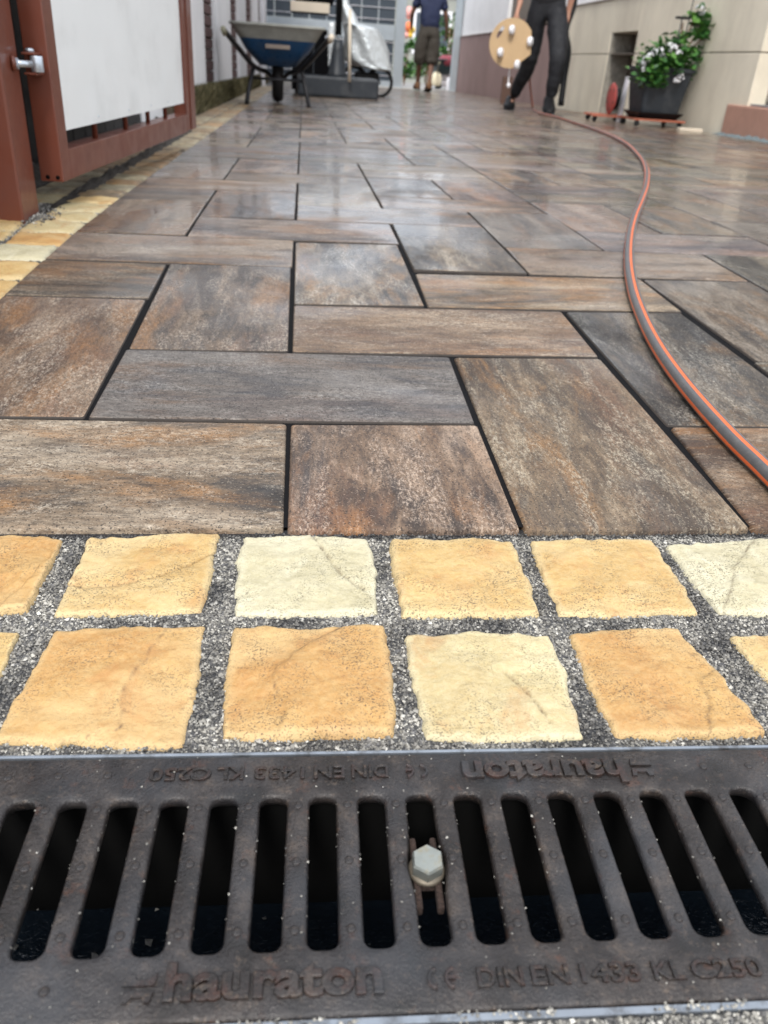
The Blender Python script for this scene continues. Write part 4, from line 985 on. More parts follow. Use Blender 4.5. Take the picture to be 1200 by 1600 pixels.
m0.build('stem', STEM, tall)
fo_ = leaves('foliage', [((.07, -.06, .38), .04), ((.13, -.08, .33), .04), ((.0, -.06, .24), .05), ((.13, -.08, .12), .04), ((.0, -.06, .12), .05), ((.14, -.06, .28), .03), ((-.04, -.05, .18), .05)], 260, .062, LEAF, tall)
blossom(tall, .06, -.08, .42, .034)
sk = MB(); sk.cyl((0, 0, 0), (.01, 0, .62), .0045, 8); tag(sk.build('plant_stake', BARROWSTEEL, None, (px_+.095, py_-.09, zt)), 'thin dark stake rising from the planter among the shrub stems', 'stake')
sk = MB(); sk.box((-.05, -.012, .0), (.05, .012, .018), .005); sk.cyl((0, 0, -.30), (0, 0, 0), .005, 8); tag(sk.build('hand_tool', BARROWSTEEL, None, (px_+.04, py_-.10, zt+.36)), 'dark T shaped tool handle stuck upright in the planter', 'tool')
reel = thing('hose_reel', 'coral red round reel standing on the left rusty dolly', 'reel', (2.57, 7.33, float(zg(2.57, 7.33))+.0565)); RM = Matrix.Translation((0, 0, .118)) @ Matrix.Rotation(PI/2, 4, 'Y')
for zz in (.0,): MB().lathe([(.03, zz-.004), (.114, zz-.004), (.118, zz), (.114, zz+.004), (.03, zz+.004)], 32, RM).build('flange', REELM, reel)
MB().lathe([(.055, .008), (.085, .012), (.085, .05), (.05, .055)], 24, RM).build('drum', BPLAST, reel)
for k in range(5): a = k*2*PI/5; MB().lathe([(.011, -.0075), (.011, -.0045)], 10, RM @ Matrix.Translation((.08*math.cos(a), .08*math.sin(a), 0))).build('hole_rim', WOODD, reel)

# ------------------------------------------------------------------ wheelbarrow
def barrow(label, loc, rz, inner=CONC, tray_m=BLUE, sc=1.0):
    t = thing('wheelbarrow', label, 'wheelbarrow', loc, rz, 'wheelbarrows'); t.scale = (sc,)*3
    # local: x sideways, +y towards the wheel end
    rings = [(-.15, .15, -.20, .22, .285), (-.27, .27, -.30, .33, .40), (-.3121, .3121, -.348, .364, .468), (-.375, .375, -.42, .42, .560)]
    def ringpts(x0, x1, y0, y1, z, r=.08, n=4):
        o = []
        for cx, cy, a0 in ((x1-r, y1-r, 0), (x0+r, y1-r, PI/2), (x0+r, y0+r, PI), (x1-r, y0+r, 1.5*PI)):
            for k in range(n): a = a0+PI/2*k/(n-1); o.append((cx+r*math.cos(a), cy+r*math.sin(a), z+(.02*(cy > 0)) if z > .5 else z))
        return o
    m0 = MB(); vs = [p for r in rings for p in ringpts(*r)]; N = 16
    fs = [(k*N+i, k*N+(i+1) % N, (k+1)*N+(i+1) % N, (k+1)*N+i) for k in range(3) for i in range(N)]+[tuple(range(N-1, -1, -1))]; m0.add(vs[:48], [f for f in fs if max(f) < 48], True); m0.build('tray', tray_m, t); m1 = MB(); m1.add([(x*1.004, y*1.004, z) for x, y, z in ringpts(-.312, .312, -.348, .364, .468)]+vs[48:], [(i, (i+1) % N, N+(i+1) % N, N+i) for i in range(N)], True); m1.build('tray_splash', inner, t)
    m0 = MB(); vs = [(x*.985, y*.985, z+.008) for (x, y, z) in vs]; m0.add(vs, [f[::-1] for f in fs], True); m0.build('crusted_inside', inner, t)
    rim = ringpts(-.378, .378, -.423, .423, .562); MB().tube([Vector(p) for p in rim]+[Vector(rim[0])], .012, 8, False).build('rim', inner if inner is CONC else tray_m, t)
    for s in (-1, 1):
        MB().tube(catmull([(s*.40, -.92, .50), (s*.33, -.62, .415), (s*.20, -.22, .275), (s*.10, .12, .235), (s*.065, .34, .20)], 5), .019, 8).build('handle_tube', BARROWSTEEL, t)
        MB().tube([(s*.402, -.95, .503), (s*.395, -.86, .478)], .021, 10).build('grip', simple('worn_grip', (.25, .24, .17), .7) if s < 0 else CREAM, t)
        MB().tube(catmull([(s*.20, -.22, .27), (s*.235, -.32, .13), (s*.262, -.35, .0)], 4), .019, 8).build('leg', BARROWSTEEL, t)
    MB().tube([(-.23, -.26, .19), (.23, -.26, .19)], .010, 8).build('leg_brace', BARROWSTEEL, t)
    WMt = Matrix.Translation((0, .30, .205)) @ Matrix.Rotation(PI/2, 4, 'Y')
    wl = MB().lathe([(.115, -.040), (.160, -.052), (.195, -.040), (.206, 0), (.195, .040), (.160, .052), (.115, .040)], 32, WMt).build('wheel', RUBBER, t); MB().lathe([(.10, -.036), (.104, -.03), (.104, .03), (.10, .036)], 24, WMt).build('wheel_rim', BARROWSTEEL, wl)
    MB().cyl((-.09, .30, .205), (.09, .30, .205), .008).build('axle', STEEL, wl)
    return t
c1, c2 = G(388, 164), G(488, 166); cx = (c1+c2)/2
b1_ = barrow('blue wheelbarrow with a cement crusted tray, handles towards the viewer', gz((cx.x-.035, cx.y+.28)), .03)
m0 = MB(); m0.box((-.10, -.375, .405), (.10, -.362, .435), .003, Matrix.Rotation(0, 4, 'Z')); m0.build('bracket', simple('worn_bracket', (.22, .18, .15), .5, .3), b1_); b1_.scale = (.94, .94, .97)

# ------------------------------------------------------------------ parasol base, mast, draped tarpaulin
q1, q2 = G(466, 148), G(590, 157)
pbx, pby = (q1.x+q2.x)/2, (q1.y+q2.y)/2+.16; pb = thing('parasol_base', 'heavy dark grey rectangular parasol foot on the slabs behind the wheelbarrow', 'parasol base', gz((pbx, pby)), .02)
MB().box((-.44, -.34, .005), (.44, .34, .205), .025).build('block', DGREY, pb)
MB().lathe([(.115, .206), (.10, .23), (.065, .46), (.05, .56)], 24).build('cone', DGREY, pb); MB().cyl((0, 0, .60), (0, 0, 2.3), .035).build('mast', BPLAST, pb)
for s in (-1, 1):
    for k in range(2): MB().lathe([(.03, -.015), (.035, 0), (.03, .015)], 12, Matrix.Translation((s*.42, -.2+.4*k, .035)) @ Matrix.Rotation(PI/2, 4, 'Y')).build('foot_wheel', WPLAST, pb)
z_of = lambda x, y, Y: atY(x, y, Y)
Yt = pby-.42
sk = MB(); sk.cyl(atY(546, 128, Yt), atY(547, 14, Yt), .017, 10); tag(sk.build('wooden_pole', CREAM), 'thin pale pole standing in front of the silver tarpaulin', 'pole')
def cloth(name, label, outline, Y, depth, seed, folds=.05, cat='tarpaulin'):
    """outline: list of (xl, xr, y) px rows from top down, swept as a closed crumpled body"""
    V = []; n = 28; rows = []
    R = []
    for k in range(len(outline)-1):
        for s in range(5):
            t = s/5; R.append(tuple(a+(b-a)*t for a, b in zip(outline[k], outline[k+1])))
    R.append(outline[-1])
    for xl, xr, y in R:
        a = atY(xl, y, Y); b = atY(xr, y, Y); c = (a+b)/2; hw = (b-a).length/2
        for i in range(n):
            an = 2*PI*i/n; q = Vector((math.cos(an)*2.2+seed, math.sin(an)*2.2, c.z*3.5)); rr = 1+folds*math.sin(an*7+c.z*9+seed)+folds*2.2*mn.noise(q)
            V.append((c.x+math.cos(an)*hw*rr, Y+math.sin(an)*depth*rr*(min(1, hw/.12)), c.z+.02*mn.noise(q*2)))
    m_ = len(R); F = [(k*n+i, (k+1)*n+i, (k+1)*n+(i+1) % n, k*n+(i+1) % n) for k in range(m_-1) for i in range(n)]+[tuple(range(n)), tuple((m_-1)*n+i for i in range(n-1, -1, -1))]
    me = bpy.data.meshes.new(name); me.from_pydata(V, [], F); me.polygons.foreach_set('use_smooth', [True]*len(F)); return tag(obj(name, me, TARP), label, cat)
Yc = pby+.75
cloth('tarpaulin', 'crumpled silver tarpaulin draped over a bicycle behind the parasol foot', [(534, 545, 0), (533, 546, 8), (534, 556, 22), (536, 562, 38), (537, 590, 44), (538, 597, 58), (539, 604, 78), (541, 610, 96), (552, 611, 104), (590, 611, 110)], Yc, .22, 2.0, .085)
cloth('tarpaulin', 'narrow hanging strip of silver tarpaulin left of the mast', [(514, 524, 36), (512, 525, 50), (513, 526, 70), (513, 524, 90), (512, 522, 104)], pby+.05, .06, 5.0, .1)
bike = thing('bicycle', 'black bicycle wheel and frame showing under the silver tarpaulin', 'bicycle', gz((atY(580, 120, Yc).x, Yc+.1)))
for dx in (-.20, .11):
    ring = [(dx+.15*math.cos(a), 0, .16+.15*math.sin(a)) for a in [2*PI*k/30 for k in range(31)]]; w_ = MB().tube(ring, .020, 8, False).build('tyre', RUBBER, bike); MB().cyl((dx, -.03, .16), (dx, .03, .16), .02).build('hub', STEEL, w_)
MB().tube(catmull([(-.20, 0, .16), (-.05, 0, .38), (.11, 0, .16)], 4), .016, 8).build('frame', BARROWSTEEL, bike); MB().box((-.2, -.06, .17), (.1, .06, .26), .02).build('chain_guard', BPLAST, bike); MB().box((-.14, -.05, .36), (.10, .05, .44), .02).build('seat', BPLAST, bike)
GRILLM = simple('matt_black_enamel', (.004, .004, .005), .7, bump=0, spec=.06)
# barbecue cabinet
gp = G(470, 150); gy_ = pby+.55; gxl, gxr = atY(456, 120, gy_).x, atY(522, 120, gy_).x; gzz = float(zg(gxl, gy_))
bbq = thing('gas_grill', 'black gas grill cabinet with a cream front shelf behind the wheelbarrow', 'gas grill', ((gxl+gxr)/2, gy_, gzz)); hw = (gxr-gxl)/2
MB().box((-hw, -.22, .05), (hw, .28, .62), .01).build('cabinet', GRILLM, bbq); MB().box((-.006, -.226, .09), (.006, -.2205, .58)).build('door_gap', DGREY, bbq)
MB().box((-hw*1.25, -.2, .621), (hw*1.1, .26, .66), .008).build('worktop', GRILLM, bbq)
z1_, z2_ = atY(480, 19, gy_-.24).z-gzz, atY(480, 3, gy_-.24).z-gzz; xl_, xr_ = atY(454, 10, gy_-.24).x-bbq.location.x, atY(515, 10, gy_-.24).x-bbq.location.x
MB().box((xl_, -.27, z1_), (xr_, -.24, z2_), .006).build('shelf_front', CREAM, bbq); MB().box((xl_, -.239, z1_+.005), (xr_, .25, z2_-.005), .01).build('hood', GRILLM, bbq)
MB().box((-hw*.9, -.15, z2_-.004), (hw*.9, .24, z2_+.25), .05).build('lid', GRILLM, bbq)
for s in (-1, 1):
    for yy in (-.15, .2): MB().lathe([(.03, -.015), (.03, .015)], 14, Matrix.Translation((s*(hw-.05), yy, .03)) @ Matrix.Rotation(PI/2, 4, 'Y')).build('caster', RUBBER, bbq)
for k in range(3): MB().lathe([(.018, 0), (.014, .02)], 12, Matrix.Translation((-.14+.14*k, -.22, .59)) @ Matrix.Rotation(PI/2, 4, 'X')).build('knob', STEEL, bbq)
# white downpipe / bent white rail left behind the barrow
dp = MB(); Yd = 13.6; dp.tube(catmull([atY(409, -60, Yd), atY(409, 0, Yd), atY(411, 24, Yd), atY(409, 60, Yd), atY(410, 100, Yd), atY(411, 128, Yd), atY(412, 140, Yd)], 4), .034, 12); tag(dp.build('downpipe', WPLAST), 'slim white downpipe at the far end of the pilaster wall', 'downpipe')

# ------------------------------------------------------------------ far steel gate
Yf = 18.0
fx = lambda x, y=60: atY(x, y, Yf).x
fz = lambda y, x=590: atY(x, y, Yf).z
ft = thing('metal_gate', 'grey metal mesh gate with dark slate panels at the far end of the yard', 'gate', (fx(530), Yf, 0)); X0 = fx(530)
zb = fz(136, 600); TOP = 1.95
def fbox(n_, xa_, xb_, za_, zb_, m_, y0=-.03, y1=.03, bev=.004): return MB().box((xa_-X0, y0, za_), (xb_-X0, y1, zb_), bev).build(n_, m_, ft)
GREYM = simple('light_grey_metal', (.38, .43, .47), .45, .3)
xl_, xr_ = fx(402), fx(616); xs_ = np.linspace(xl_, xr_, 9)
lv = [zb, zb+.10, fz(62), fz(38), fz(10), 1.35, TOP]
for a, b in zip(xs_[:-1], xs_[1:]):
    for (z0, z1) in ((zb+.11, lv[2]-.005), (lv[3]+.005, 1.34), (1.36, TOP-.03)):
        fbox('infill', a+.012, b-.012, z0, z1, SLATE, -.012, .012, 0)
for z in (zb+.01, lv[2], 1.345, TOP): fbox('rail', xl_, xr_, z, z+(.10 if z == zb+.01 else (lv[3]-lv[2] if z == lv[2] else .04)), GREYM, -.035, .035)
for x in xs_[1:-1]: fbox('rod', x-.008, x+.008, zb+.11, TOP-.005, GREYM, -.024, -.013, 0)
for k in range(11):
    z = zb+.2+k*.19
    if z < TOP-.05 and not (lv[2]-.02 < z < lv[3]+.02): MB().cyl((xl_-X0, -.034, z), (xr_-X0, -.034, z), .006, 8).build('cross_rod', WPLAST, ft)
for xa_, xb_ in ((617, 632), (398, 403)): fbox('gate_post', fx(xa_), fx(xb_), zb-.05, 2.4, GREYM, -.06, .06, .01)
tag(MB().box((fx(585), Yf-.10, zb-.03), (fx(716), Yf+.12, zb+.012), .004).build('threshold', simple('pale_stone', (.5, .5, .48), .7)), 'pale stone threshold strip under the far gateway', 'threshold')
tag(MB().box((fx(709, 60), Yf-.05, zb-.05), (fx(709, 60)+.13, Yf+.08, 4.5), .02).build('corner_post', GREYM), 'tall grey post at the corner of the white house wall', 'post')

# ------------------------------------------------------------------ beyond the gateway
Yb = 27.0
sheet('street', -12, 14, 18.4, 60, .006, simple('street_asphalt', (.30, .29, .28), .85), 6, 20)
hw_ = thing('far_house', 'pale house front glimpsed through the far gateway', 'house', (3, Yb+2, -.3))
MB().box((-9, 0, 0), (9, 3, 2.6), .02).build('wall', simple('bright_cream_render', (.30, .31, .28), .9), hw_); MB().box((-9.2, -.2, 2.61), (9.2, 3.2, 2.8), .02).build('roof_edge', GREYM, hw_)
for k in range(4): w_ = MB().box((-6+k*3.2, -.03, .9), (-4.8+k*3.2, .02, 2.1), .01).build('window', WPLAST, hw_); MB().box((-5.92+k*3.2, -.04, .98), (-4.88+k*3.2, -.031, 2.02)).build('pane', SLATE, w_)
def bush(label, x, y, s, hgt, blooms=None, nm='bush', n=420):
    t = thing(nm, label, 'bush', (x, y, float(zg(3, y)))); z0 = 0
    m0 = MB()
    for k in range(5): m0.tube([(0, 0, 0), (random.gauss(0, s*.3), random.gauss(0, s*.3), hgt*.7)], .012, 5)
    m0.build('stem', STEM, t); cs = [((random.gauss(0, s*.5), random.gauss(0, s*.4), hgt*random.uniform(.2, .95)), s*.25) for _ in range(9)]
    f_ = leaves('foliage', cs, n, .09, LEAF, t); f_['kind'] = 'stuff'
    if blooms:
        for mt, c_, r_ in blooms:
            MB().lathe([(.01, -r_), (r_*.8, -r_*.5), (r_, 0), (r_*.8, r_*.6), (.01, r_)], 10, Matrix.Translation(c_), wob=lambda a, z: .15*math.sin(5*a)).build('blossom', mt, t)
ORN = simple('orange_petal', (.85, .22, .08), .6); YEL = simple('yellow_petal', (.85, .55, .06), .6); ROSE = simple('rose_petal', (.80, .38, .34), .6)
bz = float(zg(3, 22))
pB = lambda x, y, Y: atY(x, y, Y)
Yq = 21.5; c_ = pB(636, 60, Yq)
rel = lambda x, y: tuple(pB(x, y, Yq)-Vector((c_.x, Yq, float(zg(3, Yq)))))
bush('green bush with orange and yellow blooms beside the far gate post', c_.x, Yq, .18, 1.0, [(ROSE, rel(639, 20), .13), (ORN, rel(638, 42), .11), (YEL, rel(643, 47), .09), (ROSE, rel(635, 55), .07), (YEL, rel(641, 55), .06)], n=500)
c2_ = pB(704, 50, 23.0); bush('light green bush seen right of the man in the navy shirt', c2_.x, 23.0, .35, 1.9, None, n=900)
c3_ = pB(690, 50, 25.0); bush('pale bush far behind the second wheelbarrow', c3_.x-.3, 25.2, .4, 1.2, None, n=700)
def sack(nm, label, x, y0, y1, w, Y, mat, cat):
    b0, t0 = pB(x, y1, Y), pB(x, y0, Y); h = t0.z-b0.z
    t = MB().lathe([(w*.8, 0), (w, h*.15), (w*1.02, h*.5), (w*.8, h*.82), (w*.3, h)], 16, wob=lambda a, z: .1*math.sin(3*a+z*5)).build(nm, mat, None, (b0.x, Y, b0.z)); return tag(t, label, cat)
sack('sack', 'white plastic sack slumped in the far gateway by the grey post', 700, 95, 136, .16, 19.6, simple('white_sack', (.80, .74, .74), .5), 'sack')
sack('bag', 'small cream paper bag on the ground below the far wheelbarrow', 681, 112, 134, .11, 19.2, simple('cream_bag', (.80, .72, .52), .6), 'bag')
tag(MB().lathe([(.06, 0), (.062, .02), (.062, .24), (.055, .25)], 16).build('canister', WPLAST, None, pB(701, 143, 18.6)), 'white upright canister in front of the white sack', 'canister')
b2_ = barrow('dark wheelbarrow loaded with bags beyond the man in navy', (pB(692, 130, 19.6).x, 19.6, float(zg(3, 19.6))), .15, inner=DGREY, tray_m=simple('dark_teal_paint', (.02, .05, .055), .4), sc=1.0)
tag(MB().lathe([(.10, 0), (.17, .05), (.18, .12), (.10, .2)], 14, wob=lambda a, z: .1*math.sin(3*a)).build('cement_bag', simple('maroon_bag', (.25, .04, .06), .6), None, (pB(692, 130, 19.6).x, 19.35, float(zg(3, 19.6))+.45)), 'maroon and white bag lying in the far dark wheelbarrow', 'bag')

# ------------------------------------------------------------------ people
def person_mesh(parent, J, skinm, name='body'):
    """J: dict of joint positions"""
    names = ['pelvis', 'spine', 'chest', 'neck', 'head', 'crown']; V = []; E = []; R = []
    def add(p, r, link=None):
        V.append(Vector(p)); R.append(r)
        if link is not None: E.append((link, len(V)-1))
        return len(V)-1
    pe = add(J['pelvis'], (.125, .095)); sp = add(J['spine'], (.12, .09), pe); ch = add(J['chest'], (.145, .10), sp); up_ = add(J['neckbase'], (.06, .055), ch); nk = add(J['neck'], (.048, .052), up_)
    hd = add(J['head'], (.068, .078), nk); cr = add(J['crown'], (.055, .065), hd)
    for s in ('l', 'r'):
        sh = add(J['shoulder_'+s], .052, ch); el = add(J['elbow_'+s], .040, sh); wr_ = add(J['wrist_'+s], .026, el); pm = add(J['palm_'+s], (.036, .020), wr_)
        hipj = add(J['hip_'+s], .085, pe); kn = add(J['knee_'+s], .056, hipj); an = add(J['ankle_'+s], .038, kn); to = add(J['toe_'+s], (.036, .026), an)
        fd = (Vector(J['palm_'+s])-Vector(J['wrist_'+s])).normalized(); sd_ = Vector(J['side_'+s]).normalized(); cl = Vector(J['curl_'+s]).normalized()
        for q in range(4):
            o = sd_*(q-1.5)*.019; L = (.036, .042, .040, .031)[q]; a = add(Vector(J['palm_'+s])+o+fd*.03, .0095, pm); b = add(V[a]+fd*L*.8+cl*.008, .0085, a); c = add(V[b]+fd*L*.45+cl*.022, .0078, b); add(V[c]+cl*.022-fd*.002, .0065, c)
        a = add(Vector(J['palm_'+s])-sd_*.034-fd*.012+cl*.006, .011, pm); b = add(V[a]+fd*.03+cl*.014-sd_*.006, .0095, a); add(V[b]+fd*.02+cl*.012+sd_*.008, .0078, b)
    return skin(name, V, E, R, skinm, parent, 2)
def shoe_mesh(parent, heel, toe, mat, w=.048, sole=True, zero=0.0):
    heel, toe = Vector(heel), Vector(toe); d = toe-heel; L = d.length; ang = math.atan2(d.y, d.x); pit = -math.asin(d.z/L)
    M = Matrix.Translation(heel) @ Matrix.Rotation(ang, 4, 'Z') @ Matrix.Rotation(pit, 4, 'Y'); V = []; n = 14
    prof = [(-.03, .034, .09), (.02, .050, .135), (.08, .052, .125), (.15, .058, .085), (.21, .062, .066), (.262, .050, .048), (.285, .022, .028)]
    for x, w_, h in prof:
        x *= L/.255
        for i in range(n): a = 2*PI*i/n; z = math.sin(a); V.append(M @ Vector((x, w_*math.cos(a), h/2+h/2*(z if z > 0 else max(z*1.6, -1)))))
    F = [(k*n+i, k*n+(i+1) % n, (k+1)*n+(i+1) % n, (k+1)*n+i) for k in range(len(prof)-1) for i in range(n)]+[tuple(range(n-1, -1, -1)), tuple((len(prof)-1)*n+i for i in range(n))]
    m0 = MB(); m0.add(V, F, True); s = m0.build('shoe', mat, parent)
    if sole: MB().box((-.03*L/.255, -.054, -.006), (.285*L/.255, .054, .012), .01, M).build('sole', DGREY if mat is SHOE else BPLAST, s)
    return s
def hair(parent, c, r): return MB().lathe([(r*1.02, -r*.3), (r*1.06, 0), (r*1.0, r*.5), (r*.75, r*.9), (.01, r*1.12)], 20, Matrix.Translation(c)).build('hair', HAIR, parent)
# man in black trousers, walking towards the viewer along the right wall
f1_, f2_ = G(797, 171), G(859, 178)
mo = thing('person', 'man in black trousers and black shoes carrying a round board on the right', 'person')
P1 = lambda x, y, Y: atY(x, y, Y)
zf1, zf2 = float(zg(f1_.x, f1_.y)), float(zg(f2_.x, f2_.y))
Ym = 8.75; hip = Vector((P1(853, 30, Ym).x, Ym, zf2+.90))
J1 = dict(pelvis=hip, spine=hip+Vector((0, 0, .16)), chest=hip+Vector((0, -.02, .38)), neckbase=hip+Vector((0, -.02, .53)), neck=hip+Vector((0, -.03, .59)), head=hip+Vector((0, -.05, .68)), crown=hip+Vector((0, -.04, .78)),
  shoulder_l=hip+Vector((-.19, -.01, .47)), elbow_l=hip+Vector((-.27, .0, .20)), wrist_l=P1(812, 8, 8.66), palm_l=P1(806, 24, 8.62),
  shoulder_r=hip+Vector((.19, -.01, .47)), elbow_r=hip+Vector((.25, .05, .18)), wrist_r=P1(888, 18, 8.80), palm_r=P1(886, 34, 8.78),
  hip_l=hip+Vector((-.10, .02, -.06)), knee_l=Vector((f1_.x+.09, f1_.y-.22, zf1+.44)), ankle_l=Vector((f1_.x+.015, f1_.y+.06, zf1+.09)), toe_l=Vector((f1_.x-.02, f1_.y-.10, zf1+.04)),
  hip_r=hip+Vector((.10, -.02, -.06)), knee_r=Vector((f2_.x+.02, f2_.y+.06, zf2+.46)), ankle_r=Vector((f2_.x+.02, f2_.y+.14, zf2+.10)), toe_r=Vector((f2_.x-.01, f2_.y-.03, zf2+.05)),
  side_l=(0, 1, 0), curl_l=(1, 0, -.2), side_r=(0, 1, 0), curl_r=(-1, 0, 0))
person_mesh(mo, J1, SKIN)
def crumple(o, amp, zs):
    me = o.data
    for v in me.vertices:
        c = v.co; q = Vector((c.x*9, c.y*9, c.z*zs)); v.co = c+v.normal*(amp*(mn.noise(q)+.6*mn.noise(q*2.3)+.5*math.sin(c.z*zs*3.1+mn.noise(q*.7)*5)*.6))
    me.update(); return o
def trousers(parent, J, mat, full=True, rr=1.0):
    V = [J['pelvis']+Vector((0, 0, .20)), J['pelvis']+Vector((0, 0, -.01))]; R = [(.165, .125), (.195, .150)]; E = [(0, 1)]
    for s in ('l', 'r'):
        h, k, a = Vector(J['hip_'+s]), Vector(J['knee_'+s]), Vector(J['ankle_'+s]); b = len(V)
        if full: pts = [h, h*.5+k*.5, k, k*.5+a*.5, a*.92+k*.08]; rad = [.118, .105, .082, .072, .058]
        else: pts = [h, h*.5+k*.5, k, k*.72+a*.28]; rad = [.13, .128, .118, .112]
        V += pts; R += [x*rr for x in rad]; E += [(1, b)]+[(b+i, b+i+1) for i in range(len(pts)-1)]
    return crumple(skin('trousers' if full else 'shorts', V, E, R, mat, parent, 3, 1), .008, 11)
def shirt(parent, J, mat, sleeve=.45):
    V = [J['pelvis']+Vector((0, 0, -.06)), J['spine'], J['chest'], J['neckbase']+Vector((0, 0, .02))]; R = [(.215, .170), (.185, .145), (.205, .150), (.10, .09)]; E = [(0, 1), (1, 2), (2, 3)]
    for s in ('l', 'r'):
        a, b = Vector(J['shoulder_'+s]), Vector(J['elbow_'+s]); n = len(V); V += [a, a*(1-sleeve)+b*sleeve, a*(1-sleeve*1.5)+b*sleeve*1.5]; R += [.085, .078, .076]; E += [(2, n), (n, n+1), (n+1, n+2)]
    return crumple(skin('shirt', V, E, R, mat, parent, 3), .012, 12)
trousers(mo, J1, TROUS); shirt(mo, J1, TEEB); hair(mo, J1['head']+Vector((0, .01, .03)), .092)
shoe_mesh(mo, J1['ankle_l']+Vector((0, .05, -.09)), J1['ankle_l']+Vector((-.07, -.23, -.09)), SHOE); shoe_mesh(mo, J1['ankle_r']+Vector((0, .05, -.06)), J1['ankle_r']+Vector((-.05, -.23, -.10)), SHOE)
# round plywood board with four casters
Yd_ = 8.50; dc = P1(799, 68, Yd_); disc = thing('round_dolly', 'round plywood plant roller with four white casters held by the man', 'plant roller', dc)
RM = Matrix.Rotation(math.radians(-8), 4, 'Z') @ Matrix.Rotation(math.radians(90), 4, 'X')
def disc_mesh(R, th, slot):
    # rounded disc with a hand slot: ring of quads round an oval hole, drawn in polar strips about the hole
    n = 64; V = []; F = []; (sx, sy, sl, sw, sa) = slot
    hole = []
    for i in range(n):
        a = 2*PI*i/n; x, y = math.cos(a), math.sin(a); hx_, hy_ = sl*abs(x)**.7*(1 if x >= 0 else -1), sw*abs(y)**.8*(1 if y >= 0 else -1); ca, sn = math.cos(sa), math.sin(sa); hole.append((sx+hx_*ca-hy_*sn, sy+hx_*sn+hy_*ca))
    outer = []
    for (hx_, hy_) in hole:
        dx, dy = hx_-sx, hy_-sy; L = math.hypot(dx, dy); dx, dy = dx/L, dy/L; bq = sx*dx+sy*dy; cq = sx*sx+sy*sy-R*R; t = -bq+math.sqrt(bq*bq-cq); outer.append((sx+dx*t, sy+dy*t))
    for z in (0, th):
        for ring in (hole, outer): V += [(x, y, z) for x, y in ring]
    for i in range(n):
        j = (i+1) % n; F += [(i, j, n+j, n+i), (2*n+j, 2*n+i, 3*n+i, 3*n+j), (n+i, n+j, 3*n+j, 3*n+i), (j, i, 2*n+i, 2*n+j)]
    return V, F
V, F = disc_mesh(.205, .018, (-.115, .085, .055, .016, math.radians(62))); m0 = MB(); m0.add([RM @ Vector(v) for v in V], F); m0.build('board', WOOD, disc)
for (x, y) in ((798, 47), (826, 65), (780, 82), (806, 101)):
    c = P1(x, y, Yd_)-dc; m0 = MB(); m0.lathe([(.018, -.022), (.036, -.017), (.041, 0), (.036, .017), (.018, .022)], 18, Matrix.Translation((c.x, -.055, c.z)) @ Matrix.Rotation(math.radians(55), 4, 'Z') @ Matrix.Rotation(PI/2, 4, 'X')); w_ = m0.build('caster', WPLAST, disc)
    MB().box((c.x-.02, -.03, c.z-.02), (c.x+.02, -.019, c.z+.02), .004).build('caster_plate', STEEL, w_)
rp = MB(); rp.tube(catmull([P1(797, 104, 8.56), P1(795, 120, 8.56), P1(794, 134, 8.56)], 4), .007, 8); rp.lathe([(.004, 0), (.018, .012), (.02, .035), (.004, .05)], 12, Matrix.Translation(P1(794, 138, 8.56))); tag(rp.build('cord', WPLAST), 'white cord with a small weight hanging below the round board', 'cord')
hb = MB(); hb.tube(catmull([P1(899, -20, 9.5), P1(896, 10, 9.5), P1(884, 48, 9.45), P1(888, 80, 9.4), P1(882, 120, 9.4), P1(876, 165, 9.35)], 6), .032, 12); tag(hb.build('pipe', BPLAST), 'black corrugated pipe standing against the plaster wall behind the man', 'pipe')
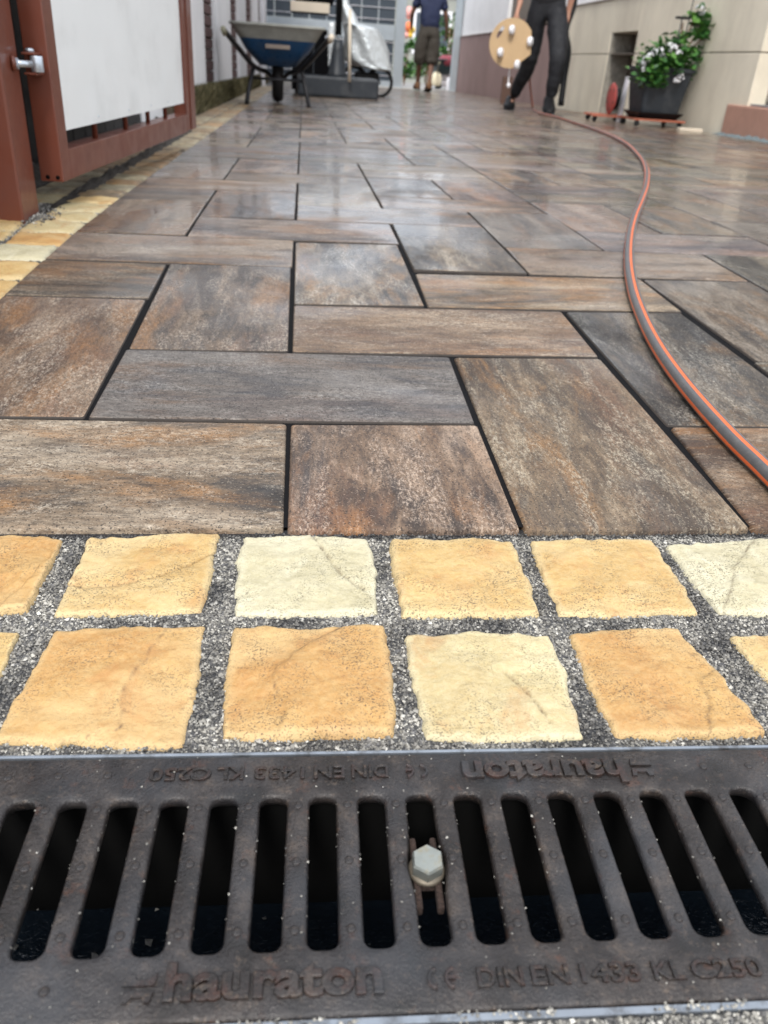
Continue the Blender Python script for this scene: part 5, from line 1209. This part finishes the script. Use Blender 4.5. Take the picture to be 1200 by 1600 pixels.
tag(MB().box((-.06, -.02, 0), (.06, .02, .30), .004).build('wooden_board', WOODD, None, gz((P1(791, 140, 11.0).x, 11.0), .0)), 'dark brown board standing behind the round plywood board', 'board')

# man in navy shirt walking away through the far gateway
fa, fb = G(660, 141), G(671, 143); Yp = 15.8
m2 = thing('person', 'man in a navy t-shirt and dark shorts walking away through the far gateway', 'person')
hx_ = P1(668, 60, Yp).x; zf = float(zg(hx_, Yp)); hip = Vector((hx_+.02, Yp, zf+.95))
J2 = dict(pelvis=hip, spine=hip+Vector((0, 0, .17)), chest=hip+Vector((0, .04, .38)), neckbase=hip+Vector((0, .05, .53)), neck=hip+Vector((0, .06, .59)), head=hip+Vector((0, .08, .68)), crown=hip+Vector((0, .08, .78)),
  shoulder_l=hip+Vector((-.20, .04, .47)), elbow_l=hip+Vector((-.30, .10, .22)), wrist_l=hip+Vector((-.28, .28, .06)), palm_l=hip+Vector((-.27, .35, .01)),
  shoulder_r=hip+Vector((.20, .04, .47)), elbow_r=hip+Vector((.28, .06, .20)), wrist_r=hip+Vector((.33, .16, -.02)), palm_r=hip+Vector((.34, .21, -.08)),
  hip_l=hip+Vector((-.10, 0, -.06)), knee_l=hip+Vector((-.12, .05, -.42)), ankle_l=hip+Vector((-.10, .28, -.84)), toe_l=hip+Vector((-.10, .40, -.90)),
  hip_r=hip+Vector((.10, 0, -.06)), knee_r=hip+Vector((.08, .02, -.43)), ankle_r=hip+Vector((.05, -.14, -.86)), toe_r=hip+Vector((.05, -.02, -.92)),
  side_l=(0, 1, 0), curl_l=(1, 0, 0), side_r=(0, 1, 0), curl_r=(-1, 0, 0))
person_mesh(m2, J2, simple('tanned_skin', (.17, .085, .055), .6)); trousers(m2, J2, TROUS2, False, 1.05); shirt(m2, J2, TEE); hair(m2, J2['head']+Vector((0, -.01, .03)), .092)
shoe_mesh(m2, J2['ankle_l']+Vector((0, -.05, -.08)), J2['ankle_l']+Vector((0, .20, -.08)), BOOT); shoe_mesh(m2, J2['ankle_r']+Vector((0, -.05, -.04)), J2['ankle_r']+Vector((0, .19, -.09)), BOOT)
